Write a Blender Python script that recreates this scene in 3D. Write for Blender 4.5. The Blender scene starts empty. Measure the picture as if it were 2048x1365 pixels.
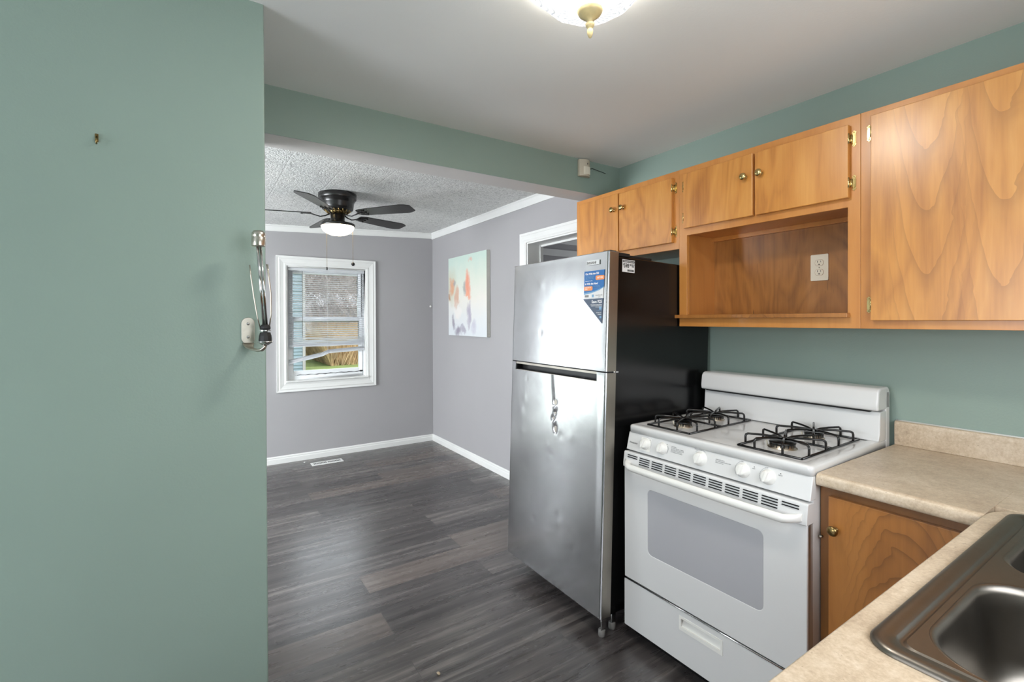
import bpy, bmesh, math, random
from mathutils import Matrix, Vector, noise
PI = math.pi
S = bpy.context.scene
C = S.collection

# ------------------------------------------------------------------ camera
def make_camera():
    yaw, pit, rol = math.radians(33.189), math.radians(.3651), math.radians(-.2141)
    fh = Vector((math.sin(yaw), math.cos(yaw), 0)); r0 = Vector((math.cos(yaw), -math.sin(yaw), 0)); Z = Vector((0, 0, 1))
    F = fh*math.cos(pit) - Z*math.sin(pit); U = fh*math.sin(pit) + Z*math.cos(pit)
    R = r0*math.cos(rol) + U*math.sin(rol); U2 = -r0*math.sin(rol) + U*math.cos(rol)
    cd = bpy.data.cameras.new('camera'); co = bpy.data.objects.new('camera', cd); C.objects.link(co)
    m = Matrix.Identity(4)
    for i in range(3):
        m[i][0] = R[i]; m[i][1] = U2[i]; m[i][2] = -F[i]
    m[2][3] = 1.4033
    co.matrix_world = m
    cd.sensor_width = 36; cd.sensor_fit = 'HORIZONTAL'; cd.lens = 953.56/2048*36
    cd.shift_y = (644.86-682.5)/2048; cd.clip_start = .02; cd.clip_end = 300
    S.camera = co
make_camera()

# ------------------------------------------------------------------ view, world, sun, daylight
S.view_settings.view_transform = 'Standard'; S.view_settings.look = 'None'
S.view_settings.exposure = 0.3; S.view_settings.gamma = 1; S.view_settings.use_curve_mapping = False
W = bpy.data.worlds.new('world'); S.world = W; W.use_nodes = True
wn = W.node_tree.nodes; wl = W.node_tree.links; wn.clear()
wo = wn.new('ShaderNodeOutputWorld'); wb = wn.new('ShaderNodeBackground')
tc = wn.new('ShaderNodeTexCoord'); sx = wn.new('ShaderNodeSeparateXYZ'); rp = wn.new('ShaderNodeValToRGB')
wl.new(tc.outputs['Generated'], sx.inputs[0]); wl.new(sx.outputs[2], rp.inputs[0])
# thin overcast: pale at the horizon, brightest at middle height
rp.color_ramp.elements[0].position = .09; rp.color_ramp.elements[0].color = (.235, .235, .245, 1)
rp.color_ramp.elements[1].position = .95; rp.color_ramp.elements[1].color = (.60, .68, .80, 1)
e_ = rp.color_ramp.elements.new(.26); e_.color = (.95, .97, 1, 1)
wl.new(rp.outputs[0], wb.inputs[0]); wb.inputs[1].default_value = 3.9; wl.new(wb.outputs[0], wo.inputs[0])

def area(name, loc, rot, sx_, sy_, power, col):
    l = bpy.data.lights.new(name, 'AREA'); l.shape = 'RECTANGLE'; l.size = sx_; l.size_y = sy_
    l.energy = power; l.color = col
    o = bpy.data.objects.new(name, l); C.objects.link(o); o.location = loc; o.rotation_euler = rot
    return o
sun = bpy.data.lights.new('sun', 'SUN'); sun.energy = 2.2; sun.angle = math.radians(3); sun.color = (1, .95, .86)
so = bpy.data.objects.new('sun', sun); C.objects.link(so); so.rotation_euler = Vector((-.7, .12, -.6)).to_track_quat('-Z', 'Y').to_euler()
DAY = (.91, .95, 1.0)
# daylight arriving through the unseen openings of the shell (patio door, window over the sink, kitchen side door)
area('patio_daylight', (-1.45, 5.30, 1.08), (math.radians(-90), 0, 0), .95, 1.9, 29, DAY)
area('dining_fill_light', (-2.36, 3.25, 1.35), (0, math.radians(-90), 0), 1.3, 1.5, 158, DAY)  # unseen dining window, added to brighten the painting wall
area('sink_window_daylight', (.95, -.46, 1.55), (math.radians(90), 0, 0), 1.1, .8, 12, DAY)
area('side_window_daylight', (-2.36, .65, 1.35), (0, math.radians(-90), 0), 1.3, 1.2, 32, (.86, .91, 1.0))

# ------------------------------------------------------------------ helpers
def lin(r, g, b):
    f = lambda c: (c/255/12.92) if c/255 <= .04045 else ((c/255+.055)/1.055)**2.4
    return (f(r), f(g), f(b), 1)
def newmat(name):
    m = bpy.data.materials.new(name); m.use_nodes = True
    nt = m.node_tree; b = nt.nodes['Principled BSDF']
    return m, nt, b
def N(nt, t, **k):
    n = nt.nodes.new(t)
    for a, v in k.items():
        if hasattr(n, a) and not a[0].isupper(): setattr(n, a, v)
    return n
def mapping(nt, scale=(1, 1, 1), loc=(0, 0, 0), rot=(0, 0, 0), src='Object'):
    t = N(nt, 'ShaderNodeTexCoord'); m = N(nt, 'ShaderNodeMapping')
    nt.links.new(t.outputs[src], m.inputs[0])
    m.inputs['Scale'].default_value = scale; m.inputs['Location'].default_value = loc; m.inputs['Rotation'].default_value = rot
    return m.outputs[0]
def noise_tex(nt, vec, scale=5, detail=3, rough=.5, dist=0):
    n = N(nt, 'ShaderNodeTexNoise'); n.inputs['Scale'].default_value = scale; n.inputs['Detail'].default_value = detail
    n.inputs['Roughness'].default_value = rough; n.inputs['Distortion'].default_value = dist
    nt.links.new(vec, n.inputs['Vector']); return n.outputs['Fac']
def ramp(nt, fac, stops):
    r = N(nt, 'ShaderNodeValToRGB'); e = r.color_ramp.elements
    e[0].position, e[0].color = stops[0]; e[1].position, e[1].color = stops[-1]
    for p, c in stops[1:-1]:
        x = e.new(p); x.color = c
    nt.links.new(fac, r.inputs[0]); return r.outputs[0]
def mix(nt, fac, a, b, mode='MIX'):
    m = N(nt, 'ShaderNodeMix'); m.data_type = 'RGBA'; m.blend_type = mode
    for s, v in ((m.inputs[0], fac), (m.inputs[6], a), (m.inputs[7], b)):
        if isinstance(v, (int, float, tuple)): s.default_value = v
        else: nt.links.new(v, s)
    return m.outputs[2]
def mth(nt, op, a, b=0.0, c=None, clamp=False):
    m = N(nt, 'ShaderNodeMath'); m.operation = op; m.use_clamp = clamp
    for i, v in enumerate((a, b) if c is None else (a, b, c)):
        if isinstance(v, (int, float)): m.inputs[i].default_value = v
        else: nt.links.new(v, m.inputs[i])
    return m.outputs[0]
def bump(nt, b, h, strength=.1, dist=.01, prev=None):
    n = N(nt, 'ShaderNodeBump'); n.inputs['Strength'].default_value = strength; n.inputs['Distance'].default_value = dist
    nt.links.new(h, n.inputs['Height'])
    if prev is not None: nt.links.new(prev, n.inputs['Normal'])
    nt.links.new(n.outputs[0], b.inputs['Normal']); return n.outputs[0]
def simple(name, col, rough=.5, metal=0, spec=.5, nscale=None, namt=.06, bstr=0, bscale=200, coat=0, emit=None, estr=0, bdist=.001):
    m, nt, b = newmat(name)
    b.inputs['Roughness'].default_value = rough; b.inputs['Metallic'].default_value = metal
    b.inputs['Specular IOR Level'].default_value = spec; b.inputs['Coat Weight'].default_value = coat
    b.inputs['Coat Roughness'].default_value = .08
    v = mapping(nt)
    f = noise_tex(nt, v, nscale or 6, 4)
    dk = tuple(c*(1-namt) for c in col[:3])+(1,); lt = tuple(min(1, c*(1+namt)) for c in col[:3])+(1,)
    nt.links.new(ramp(nt, f, [(.3, dk), (.7, lt)]), b.inputs['Base Color'])
    if bstr: bump(nt, b, noise_tex(nt, v, bscale, 2), bstr, bdist)
    if emit:
        b.inputs['Emission Color'].default_value = emit; b.inputs['Emission Strength'].default_value = estr
    return m

M = {}
GREEN = lin(142, 161, 151)
M['green'] = simple('green_paint', GREEN, .42, nscale=1.3, namt=.05, bstr=.35, bscale=160, spec=.5)
M['grey'] = simple('grey_paint', lin(168, 166, 168), .55, nscale=1.1, namt=.03, bstr=.25, bscale=150)
M['ceil'] = simple('ceiling_paint', lin(236, 238, 236), .7, nscale=1, namt=.02, bstr=.3, bscale=120)
M['offwhite'] = simple('beam_offwhite_paint', lin(208, 205, 202), .6, nscale=1, namt=.02, bstr=.2)
M['trim'] = simple('white_trim_paint', lin(232, 232, 230), .35, nscale=4, namt=.02)
M['vinyl'] = simple('window_vinyl', lin(243, 245, 248), .35, nscale=4, namt=.02)
def blind_mat():
    m, nt, b = newmat('blind_vinyl'); b.inputs['Base Color'].default_value = lin(244, 245, 247); b.inputs['Roughness'].default_value = .4
    tl = N(nt, 'ShaderNodeBsdfTranslucent'); tl.inputs[0].default_value = lin(240, 242, 246)
    mx = N(nt, 'ShaderNodeMixShader'); mx.inputs[0].default_value = .45; out = nt.nodes['Material Output']
    nt.links.new(b.outputs[0], mx.inputs[1]); nt.links.new(tl.outputs[0], mx.inputs[2]); nt.links.new(mx.outputs[0], out.inputs[0]); return m
M['blind'] = blind_mat()
M['white'] = simple('white_enamel', lin(221, 221, 220), .16, nscale=2, namt=.012, coat=.3)
M['whiteplastic'] = simple('white_plastic', lin(236, 235, 230), .28, nscale=5, namt=.01)
M['ivory'] = simple('ivory_plastic', lin(205, 195, 175), .45, nscale=5, namt=.02)
M['outlet'] = simple('almond_plastic', lin(235, 228, 210), .35, nscale=5, namt=.01)
M['black'] = simple('black_enamel', lin(14, 14, 15), .32, nscale=30, namt=.2)
M['blacksteel'] = simple('black_textured_steel', lin(13, 13, 14), .22, nscale=3, namt=.15, bstr=.03, bscale=300, spec=.5)
M['rubber'] = simple('black_rubber', lin(24, 24, 25), .55, nscale=30, namt=.1)
M['slot'] = simple('dark_slot', lin(18, 18, 20), .8, nscale=30, namt=.1)
M['iron'] = simple('black_grate_enamel', lin(20, 19, 19), .22, nscale=60, namt=.2)
M['brass'] = simple('polished_brass', lin(204, 180, 124), .2, metal=1, nscale=60, namt=.12)
M['oldbrass'] = simple('antique_brass', lin(150, 128, 84), .3, metal=1, nscale=90, namt=.3)
M['nickel'] = simple('satin_nickel', lin(200, 194, 182), .28, metal=1, nscale=60, namt=.06)
M['chrome'] = simple('chrome', lin(205, 205, 205), .12, metal=1, nscale=40, namt=.04)
M['alu'] = simple('burner_aluminium', lin(190, 180, 165), .35, metal=1, nscale=40, namt=.12)
M['greyplastic'] = simple('grey_plastic', lin(120, 118, 115), .4, nscale=30, namt=.05)
M['fanblack'] = simple('fan_bronze_black', lin(38, 37, 36), .26, nscale=30, namt=.12, metal=.2)
M['ovenglass'] = simple('oven_window_glass', lin(180, 180, 184), .10, nscale=3, namt=.02, coat=.5)
M['gold'] = simple('cream_gold_finial', lin(214, 194, 142), .35, nscale=40, namt=.1)
M['crumb'] = simple('tan_crumb', lin(190, 170, 145), .8, nscale=60, namt=.1)
M['putty'] = simple('grey_putty', lin(150, 148, 146), .6, nscale=40, namt=.1)
M['paper'] = simple('sticker_white', lin(228, 228, 228), .4, nscale=30, namt=.01)
M['blue'] = simple('sticker_blue', lin(26, 105, 175), .35, nscale=10, namt=.04)
M['orange'] = simple('sticker_orange', lin(240, 150, 85), .35, nscale=10, namt=.03)
M['navy'] = simple('sticker_slate', lin(72, 86, 108), .35, nscale=10, namt=.05)
M['ink'] = simple('black_ink', lin(20, 20, 20), .5, nscale=10, namt=.02)
M['greyink'] = simple('grey_ink', lin(128, 128, 130), .5, nscale=10, namt=.02)
M['blueink'] = simple('light_blue_ink', lin(120, 165, 200), .5, nscale=10, namt=.02)
M['fanglow'] = simple('lit_fan_glass', lin(255, 240, 220), .3, emit=(1, .84, .62, 1), estr=14)
M['whiteink'] = simple('white_ink', lin(245, 245, 245), .5, nscale=10, namt=.01)

def wood(name, lo, mid, hi, seed=0, flame=1.0, rough=.3, dark=.0, grain=1.0, cath=()):
    m, nt, b = newmat(name)
    t = N(nt, 'ShaderNodeTexCoord'); oi = N(nt, 'ShaderNodeObjectInfo')
    mp = N(nt, 'ShaderNodeMapping'); nt.links.new(t.outputs['Object'], mp.inputs[0])
    rn = N(nt, 'ShaderNodeCombineXYZ')
    for i in range(3): nt.links.new(mth(nt, 'MULTIPLY', oi.outputs['Random'], 17.3*(i+1)), rn.inputs[i])
    va = N(nt, 'ShaderNodeVectorMath'); va.operation = 'ADD'; nt.links.new(mp.outputs[0], va.inputs[0]); nt.links.new(rn.outputs[0], va.inputs[1])
    mp.inputs['Location'].default_value = (seed*3.1, seed*1.7, seed*.9)
    def stretched(sx_, sy_, sz_):
        q = N(nt, 'ShaderNodeMapping'); q.inputs['Scale'].default_value = (sx_, sy_, sz_); nt.links.new(va.outputs[0], q.inputs[0]); return q.outputs[0]
    big = noise_tex(nt, stretched(3, 3, .9), 1.3, 3, .5, .6)
    rings = mth(nt, 'FRACT', mth(nt, 'MULTIPLY', big, 9*flame))
    rings = mth(nt, 'ABSOLUTE', mth(nt, 'SUBTRACT', rings, .5))
    broad = noise_tex(nt, stretched(2.2, 2.2, .5), 2, 3, .55, .8)
    fine = noise_tex(nt, stretched(26, 26, 1.4), 4, 3, .6)
    f = mth(nt, 'ADD', mth(nt, 'MULTIPLY', rings, .35), mth(nt, 'MULTIPLY', broad, .75))
    f = mth(nt, 'ADD', f, mth(nt, 'MULTIPLY', mth(nt, 'SUBTRACT', fine, .5), .28*grain))
    c = ramp(nt, f, [(.22, lo), (.45, mid), (.72, hi)])
    if cath:
        sp_ = N(nt, 'ShaderNodeSeparateXYZ'); nt.links.new(t.outputs['Object'], sp_.inputs[0])
        wob = mth(nt, 'MULTIPLY', mth(nt, 'SUBTRACT', noise_tex(nt, mapping(nt, (1, 1, .8)), 7, 3, .55, .8), .5), .10)
        yy = mth(nt, 'ADD', sp_.outputs[1], mth(nt, 'MULTIPLY', wob, .35)); zz = mth(nt, 'ADD', sp_.outputs[2], wob)
        for (cy, k, fr, wd, amt) in cath:
            dy = mth(nt, 'SUBTRACT', yy, cy)
            ph = mth(nt, 'SUBTRACT', zz, mth(nt, 'MULTIPLY', mth(nt, 'MULTIPLY', dy, dy), k))
            ln = mth(nt, 'FRACT', mth(nt, 'MULTIPLY', ph, fr))
            ln = mth(nt, 'POWER', ln, 4.0)
            win_ = mth(nt, 'SUBTRACT', 1.0, mth(nt, 'POWER', mth(nt, 'DIVIDE', dy, wd), 2.0), clamp=True)
            c = mix(nt, mth(nt, 'MULTIPLY', mth(nt, 'MULTIPLY', ln, win_), amt), c, tuple(q*.62 for q in lo[:3])+(1,))
    if dark:
        sp = noise_tex(nt, stretched(12, 12, 1.6), 5, 2, .7)
        c = mix(nt, ramp(nt, sp, [(.68, (0, 0, 0, 1)), (.76, (dark, dark, dark, 1))]), c, lin(92, 58, 26))
    nt.links.new(c, b.inputs['Base Color'])
    b.inputs['Roughness'].default_value = rough; b.inputs['Coat Weight'].default_value = .7; b.inputs['Coat Roughness'].default_value = .34
    bump(nt, b, fine, .06, .002)
    return m
M['wood_door'] = wood('birch_door', lin(166, 102, 40), lin(198, 132, 58), lin(214, 152, 76), 1)
M['wood_cath'] = wood('birch_cathedral_door', lin(172, 110, 48), lin(202, 138, 64), lin(218, 158, 84), 2, .7, cath=((.085, 46, 5, .12, .5), (-.09, 60, 4, .12, .45)))
M['wood_frame'] = wood('birch_face_frame', lin(182, 116, 50), lin(196, 130, 60), lin(204, 140, 70), 4, .6)
M['wood_niche'] = wood('birch_niche_panel', lin(124, 76, 30), lin(162, 106, 46), lin(182, 124, 58), 7, 1.2, .4, dark=.8)
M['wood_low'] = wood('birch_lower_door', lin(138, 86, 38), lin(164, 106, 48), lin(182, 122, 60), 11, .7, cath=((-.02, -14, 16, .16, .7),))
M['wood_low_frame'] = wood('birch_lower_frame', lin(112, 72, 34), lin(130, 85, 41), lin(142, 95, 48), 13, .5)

def floor_material():
    m, nt, b = newmat('dark_vinyl_plank')
    v = mapping(nt, loc=(-.716, 0, 0))
    br = N(nt, 'ShaderNodeTexBrick'); nt.links.new(v, br.inputs['Vector'])
    br.offset = .5; br.offset_frequency = 2; br.squash = 1
    br.inputs['Color1'].default_value = (0, 0, 0, 1); br.inputs['Color2'].default_value = (1, 1, 1, 1); br.inputs['Mortar'].default_value = (.5, .5, .5, 1)
    for k, x in (('Scale', 1), ('Mortar Size', .0014), ('Mortar Smooth', .1), ('Bias', 0), ('Brick Width', 1.24), ('Row Height', .1875)): br.inputs[k].default_value = x
    sep = N(nt, 'ShaderNodeSeparateColor'); nt.links.new(br.outputs['Color'], sep.inputs[0]); rnd = sep.outputs[0]
    cm = N(nt, 'ShaderNodeCombineXYZ')
    nt.links.new(mth(nt, 'MULTIPLY', rnd, 37), cm.inputs[0]); nt.links.new(mth(nt, 'MULTIPLY', rnd, 23), cm.inputs[1])
    va = N(nt, 'ShaderNodeVectorMath'); va.operation = 'ADD'; nt.links.new(v, va.inputs[0]); nt.links.new(cm.outputs[0], va.inputs[1])
    def st(s):
        q = N(nt, 'ShaderNodeMapping'); q.inputs['Scale'].default_value = s; nt.links.new(va.outputs[0], q.inputs[0]); return q.outputs[0]
    g1 = noise_tex(nt, st((.55, 12, 1)), 2.2, 4, .6, .12)
    g2 = noise_tex(nt, st((3, 70, 1)), 3, 3, .6)
    f = mth(nt, 'ADD', mth(nt, 'MULTIPLY', g1, .75), mth(nt, 'MULTIPLY', g2, .25))
    f = mth(nt, 'ADD', f, mth(nt, 'MULTIPLY', mth(nt, 'SUBTRACT', rnd, .5), .20))
    c = ramp(nt, f, [(.33, lin(52, 48, 48)), (.5, lin(79, 74, 73)), (.66, lin(120, 114, 110))])
    warm = mix(nt, mth(nt, 'MULTIPLY', mth(nt, 'GREATER_THAN', rnd, .72), .35), c, lin(104, 88, 78))
    c = mix(nt, mth(nt, 'MULTIPLY', br.outputs['Fac'], .7), warm, lin(58, 54, 52))
    nt.links.new(c, b.inputs['Base Color'])
    # scuffs: circular wiping marks left in the finish, rougher patches
    sm = noise_tex(nt, mapping(nt, (.9, 6, 1)), 2.5, 4, .6, .4)
    r = mth(nt, 'ADD', .18, mth(nt, 'MULTIPLY', sm, .20))
    nt.links.new(r, b.inputs['Roughness'])
    b.inputs['Specular IOR Level'].default_value = 1.0
    h = mth(nt, 'SUBTRACT', mth(nt, 'MULTIPLY', g2, .5), mth(nt, 'MULTIPLY', br.outputs['Fac'], 1.0))
    bump(nt, b, h, .18, .0012)
    return m
M['floor'] = floor_material()

def tile_ceiling_material():
    m, nt, b = newmat('embossed_ceiling_tile')
    b.inputs['Base Color'].default_value = lin(212, 212, 210); b.inputs['Roughness'].default_value = .75
    v = mapping(nt, loc=(-.13, .06, 0))
    br = N(nt, 'ShaderNodeTexBrick'); br.offset = 0; nt.links.new(v, br.inputs['Vector'])
    for k, x in (('Scale', 1), ('Mortar Size', .006), ('Mortar Smooth', .2), ('Brick Width', .305), ('Row Height', .61)): br.inputs[k].default_value = x
    w = N(nt, 'ShaderNodeTexWave'); w.wave_type = 'RINGS'; w.rings_direction = 'SPHERICAL'
    nt.links.new(mapping(nt, (1, 1, 0)), w.inputs['Vector'])
    w.inputs['Scale'].default_value = 9; w.inputs['Distortion'].default_value = 14; w.inputs['Detail'].default_value = 3; w.inputs['Detail Scale'].default_value = 4
    n2 = noise_tex(nt, v, 26, 3, .6, 1.6)
    h = mth(nt, 'ADD', mth(nt, 'MULTIPLY', w.outputs['Fac'], .5), n2)
    h2 = mth(nt, 'ADD', h, mth(nt, 'MULTIPLY', br.outputs['Fac'], -1.6))
    bump(nt, b, h2, .8, .006)
    n3 = noise_tex(nt, v, 30, 4, .7, 2.0)
    c = ramp(nt, n3, [(.36, lin(196, 196, 194)), (.5, lin(232, 232, 230)), (.62, lin(242, 242, 240))])
    nt.links.new(mix(nt, mth(nt, 'MULTIPLY', br.outputs['Fac'], .6), c, lin(232, 232, 230)), b.inputs['Base Color'])
    return m
M['tile'] = tile_ceiling_material()

def steel(name, base, rough, aniso, smudge=.1, tangent=(0, 0, 1), dent=0):
    m, nt, b = newmat(name)
    b.inputs['Metallic'].default_value = 1
    v = mapping(nt, (1, 1, 1))
    n1 = noise_tex(nt, v, 5, 6, .65, 1.2)
    dk = tuple(c*.88 for c in base[:3])+(1,)
    nt.links.new(ramp(nt, n1, [(.35, dk), (.65, base)]), b.inputs['Base Color'])
    n2 = noise_tex(nt, mapping(nt, (1, 3, 1)), 7, 6, .7, 1.8)
    nt.links.new(mth(nt, 'ADD', rough-smudge/2, mth(nt, 'MULTIPLY', n2, smudge)), b.inputs['Roughness'])
    b.inputs['Anisotropic'].default_value = aniso
    tg = N(nt, 'ShaderNodeCombineXYZ')
    for i in range(3): tg.inputs[i].default_value = tangent[i]
    nt.links.new(tg.outputs[0], b.inputs['Tangent'])
    br = noise_tex(nt, mapping(nt, (400, 6, 400) if tangent[2] else (6, 400, 400)), 1, 2)
    p = bump(nt, b, br, .03, .001)
    if dent:
        d = noise_tex(nt, v, 2.2, 2, .5, .4)
        bump(nt, b, d, dent, .02, p)
    return m
M['steel'] = steel('brushed_stainless', lin(184, 184, 185), .21, .6, .10, dent=.05)
M['steeledge'] = simple('stainless_door_edge', lin(176, 170, 160), .38, metal=1, nscale=8, namt=.05)
M['sink'] = steel('sink_stainless', lin(128, 122, 114), .36, .3, .14, (1, 0, 0))

def laminate():
    m, nt, b = newmat('beige_stone_laminate')
    v = mapping(nt)
    a = noise_tex(nt, v, 5, 6, .7, .6); d = noise_tex(nt, v, 160, 3, .7); e = noise_tex(nt, v, 48, 3, .6)
    f = mth(nt, 'ADD', mth(nt, 'MULTIPLY', a, .45), mth(nt, 'ADD', mth(nt, 'MULTIPLY', d, .3), mth(nt, 'MULTIPLY', e, .25)))
    c = ramp(nt, f, [(.36, lin(168, 147, 124)), (.5, lin(196, 177, 152)), (.62, lin(214, 198, 177))])
    sp = noise_tex(nt, v, 90, 2, .5)
    c = mix(nt, ramp(nt, sp, [(.70, (0, 0, 0, 1)), (.74, (.5, .5, .5, 1))]), c, lin(140, 118, 96))
    nt.links.new(c, b.inputs['Base Color']); b.inputs['Roughness'].default_value = .36
    bump(nt, b, d, .05, .001)
    return m
M['laminate'] = laminate()

def glass(name, col=(1, 1, 1, 1), rough=0):
    m, nt, b = newmat(name)
    out = nt.nodes['Material Output']; nt.nodes.remove(b)
    t = N(nt, 'ShaderNodeBsdfTransparent'); t.inputs[0].default_value = col
    g = N(nt, 'ShaderNodeBsdfGlossy'); g.inputs['Roughness'].default_value = .02
    fr = N(nt, 'ShaderNodeFresnel'); fr.inputs[0].default_value = 1.45
    x = N(nt, 'ShaderNodeMixShader'); nt.links.new(fr.outputs[0], x.inputs[0]); nt.links.new(t.outputs[0], x.inputs[1]); nt.links.new(g.outputs[0], x.inputs[2])
    nt.links.new(x.outputs[0], out.inputs[0]); return m
M['glass'] = glass('window_glass', (.95, .97, .97, 1))

def lamp_glass():
    m, nt, b = newmat('lit_ribbed_glass')
    out = nt.nodes['Material Output']; nt.nodes.remove(b)
    t = N(nt, 'ShaderNodeTexCoord'); sp = N(nt, 'ShaderNodeSeparateXYZ'); nt.links.new(t.outputs['Object'], sp.inputs[0])
    ang = mth(nt, 'ARCTAN2', sp.outputs[1], sp.outputs[0]); rad = mth(nt, 'SQRT', mth(nt, 'ADD', mth(nt, 'POWER', sp.outputs[0], 2), mth(nt, 'POWER', sp.outputs[1], 2)))
    rib = mth(nt, 'ADD', mth(nt, 'MULTIPLY', mth(nt, 'SINE', mth(nt, 'MULTIPLY', ang, 36)), .5), .5)
    near = mth(nt, 'LESS_THAN', rad, .085)
    ring = mth(nt, 'ADD', mth(nt, 'MULTIPLY', mth(nt, 'SINE', mth(nt, 'ADD', mth(nt, 'MULTIPLY', rad, 330), mth(nt, 'MULTIPLY', mth(nt, 'SINE', mth(nt, 'MULTIPLY', ang, 12)), 3))), .5), .5)
    f = mth(nt, 'ADD', mth(nt, 'MULTIPLY', rib, near), mth(nt, 'MULTIPLY', ring, mth(nt, 'SUBTRACT', 1.0, near)))
    em = N(nt, 'ShaderNodeEmission'); em.inputs[1].default_value = 1.5
    nt.links.new(ramp(nt, f, [(.05, (.34, .36, .39, 1)), (.45, (.95, .95, .94, 1))]), em.inputs[0])
    tr = N(nt, 'ShaderNodeBsdfTransparent'); mx = N(nt, 'ShaderNodeMixShader'); mx.inputs[0].default_value = .72
    nt.links.new(tr.outputs[0], mx.inputs[1]); nt.links.new(em.outputs[0], mx.inputs[2])
    gl = N(nt, 'ShaderNodeBsdfGlossy'); gl.inputs['Roughness'].default_value = .1; m2 = N(nt, 'ShaderNodeMixShader'); m2.inputs[0].default_value = .06
    nt.links.new(mx.outputs[0], m2.inputs[1]); nt.links.new(gl.outputs[0], m2.inputs[2]); nt.links.new(m2.outputs[0], out.inputs[0])
    return m
M['lampglass'] = lamp_glass()

def painting_material():
    m, nt, b = newmat('abstract_canvas_paint')
    t = N(nt, 'ShaderNodeTexCoord'); sp = N(nt, 'ShaderNodeSeparateXYZ'); nt.links.new(t.outputs['Object'], sp.inputs[0])
    # u runs left to right seen from the room, v upwards; canvas local: y in [-.404,.404], z in [0,.811]
    u0 = mth(nt, 'DIVIDE', mth(nt, 'SUBTRACT', .404, sp.outputs[1]), .808); v0 = mth(nt, 'DIVIDE', sp.outputs[2], .811)
    wv = mapping(nt, (1, 1, .6))
    w1 = mth(nt, 'SUBTRACT', noise_tex(nt, wv, 6, 5, .65), .5); w2 = mth(nt, 'SUBTRACT', noise_tex(nt, mapping(nt, (1, 1, 1), (5, 3, 2)), 6, 5, .65), .5)
    u = mth(nt, 'ADD', u0, mth(nt, 'MULTIPLY', w1, .28)); v = mth(nt, 'ADD', v0, mth(nt, 'MULTIPLY', w2, .36))
    def blob(cu, cv, ru, rv, amt=1.0, soft=.9):
        a = mth(nt, 'POWER', mth(nt, 'DIVIDE', mth(nt, 'ABSOLUTE', mth(nt, 'SUBTRACT', u, cu)), ru), 2)
        c = mth(nt, 'POWER', mth(nt, 'DIVIDE', mth(nt, 'ABSOLUTE', mth(nt, 'SUBTRACT', v, cv)), rv), 2)
        d = mth(nt, 'ADD', a, c)
        return mth(nt, 'MULTIPLY', mth(nt, 'DIVIDE', mth(nt, 'SUBTRACT', 1.0, d), soft, clamp=True), amt)
    base = ramp(nt, v, [(.1, lin(214, 218, 222)), (.45, lin(226, 222, 214)), (.7, lin(214, 220, 208)), (.95, lin(196, 214, 204))])
    c = base
    for a in [((.10, .62, .16, .30), lin(196, 196, 176), .7), ((.12, .62, .07, .12), lin(214, 150, 112), .8), ((.05, .50, .05, .07), lin(172, 120, 84), .8),
              ((.25, .48, .06, .16), lin(206, 160, 134), .8), ((.18, .66, .05, .05), lin(150, 152, 158), .7), ((.44, .60, .05, .12), lin(120, 116, 124), .55),
              ((.53, .62, .085, .20), lin(228, 150, 124), .95), ((.50, .50, .06, .08), lin(232, 158, 128), .9), ((.60, .93, .05, .04), lin(222, 172, 156), .8),
              ((.56, .28, .06, .18), lin(166, 158, 176), .85), ((.68, .12, .07, .12), lin(190, 186, 200), .8), ((.28, .06, .11, .09), lin(140, 132, 148), .9),
              ((.15, .15, .05, .10), lin(132, 124, 140), .8), ((.30, .28, .12, .08), lin(232, 226, 222), .8), ((.42, .08, .08, .05), lin(150, 142, 160), .7)]:
        c = mix(nt, blob(*a[0], a[2]), c, a[1])
    nt.links.new(c, b.inputs['Base Color']); b.inputs['Roughness'].default_value = .5
    bump(nt, b, noise_tex(nt, mapping(nt), 260, 2), .2, .001)
    return m
M['painting'] = painting_material()
M['canvas'] = simple('canvas_edge', lin(214, 212, 204), .7, nscale=60, namt=.03)

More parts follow.
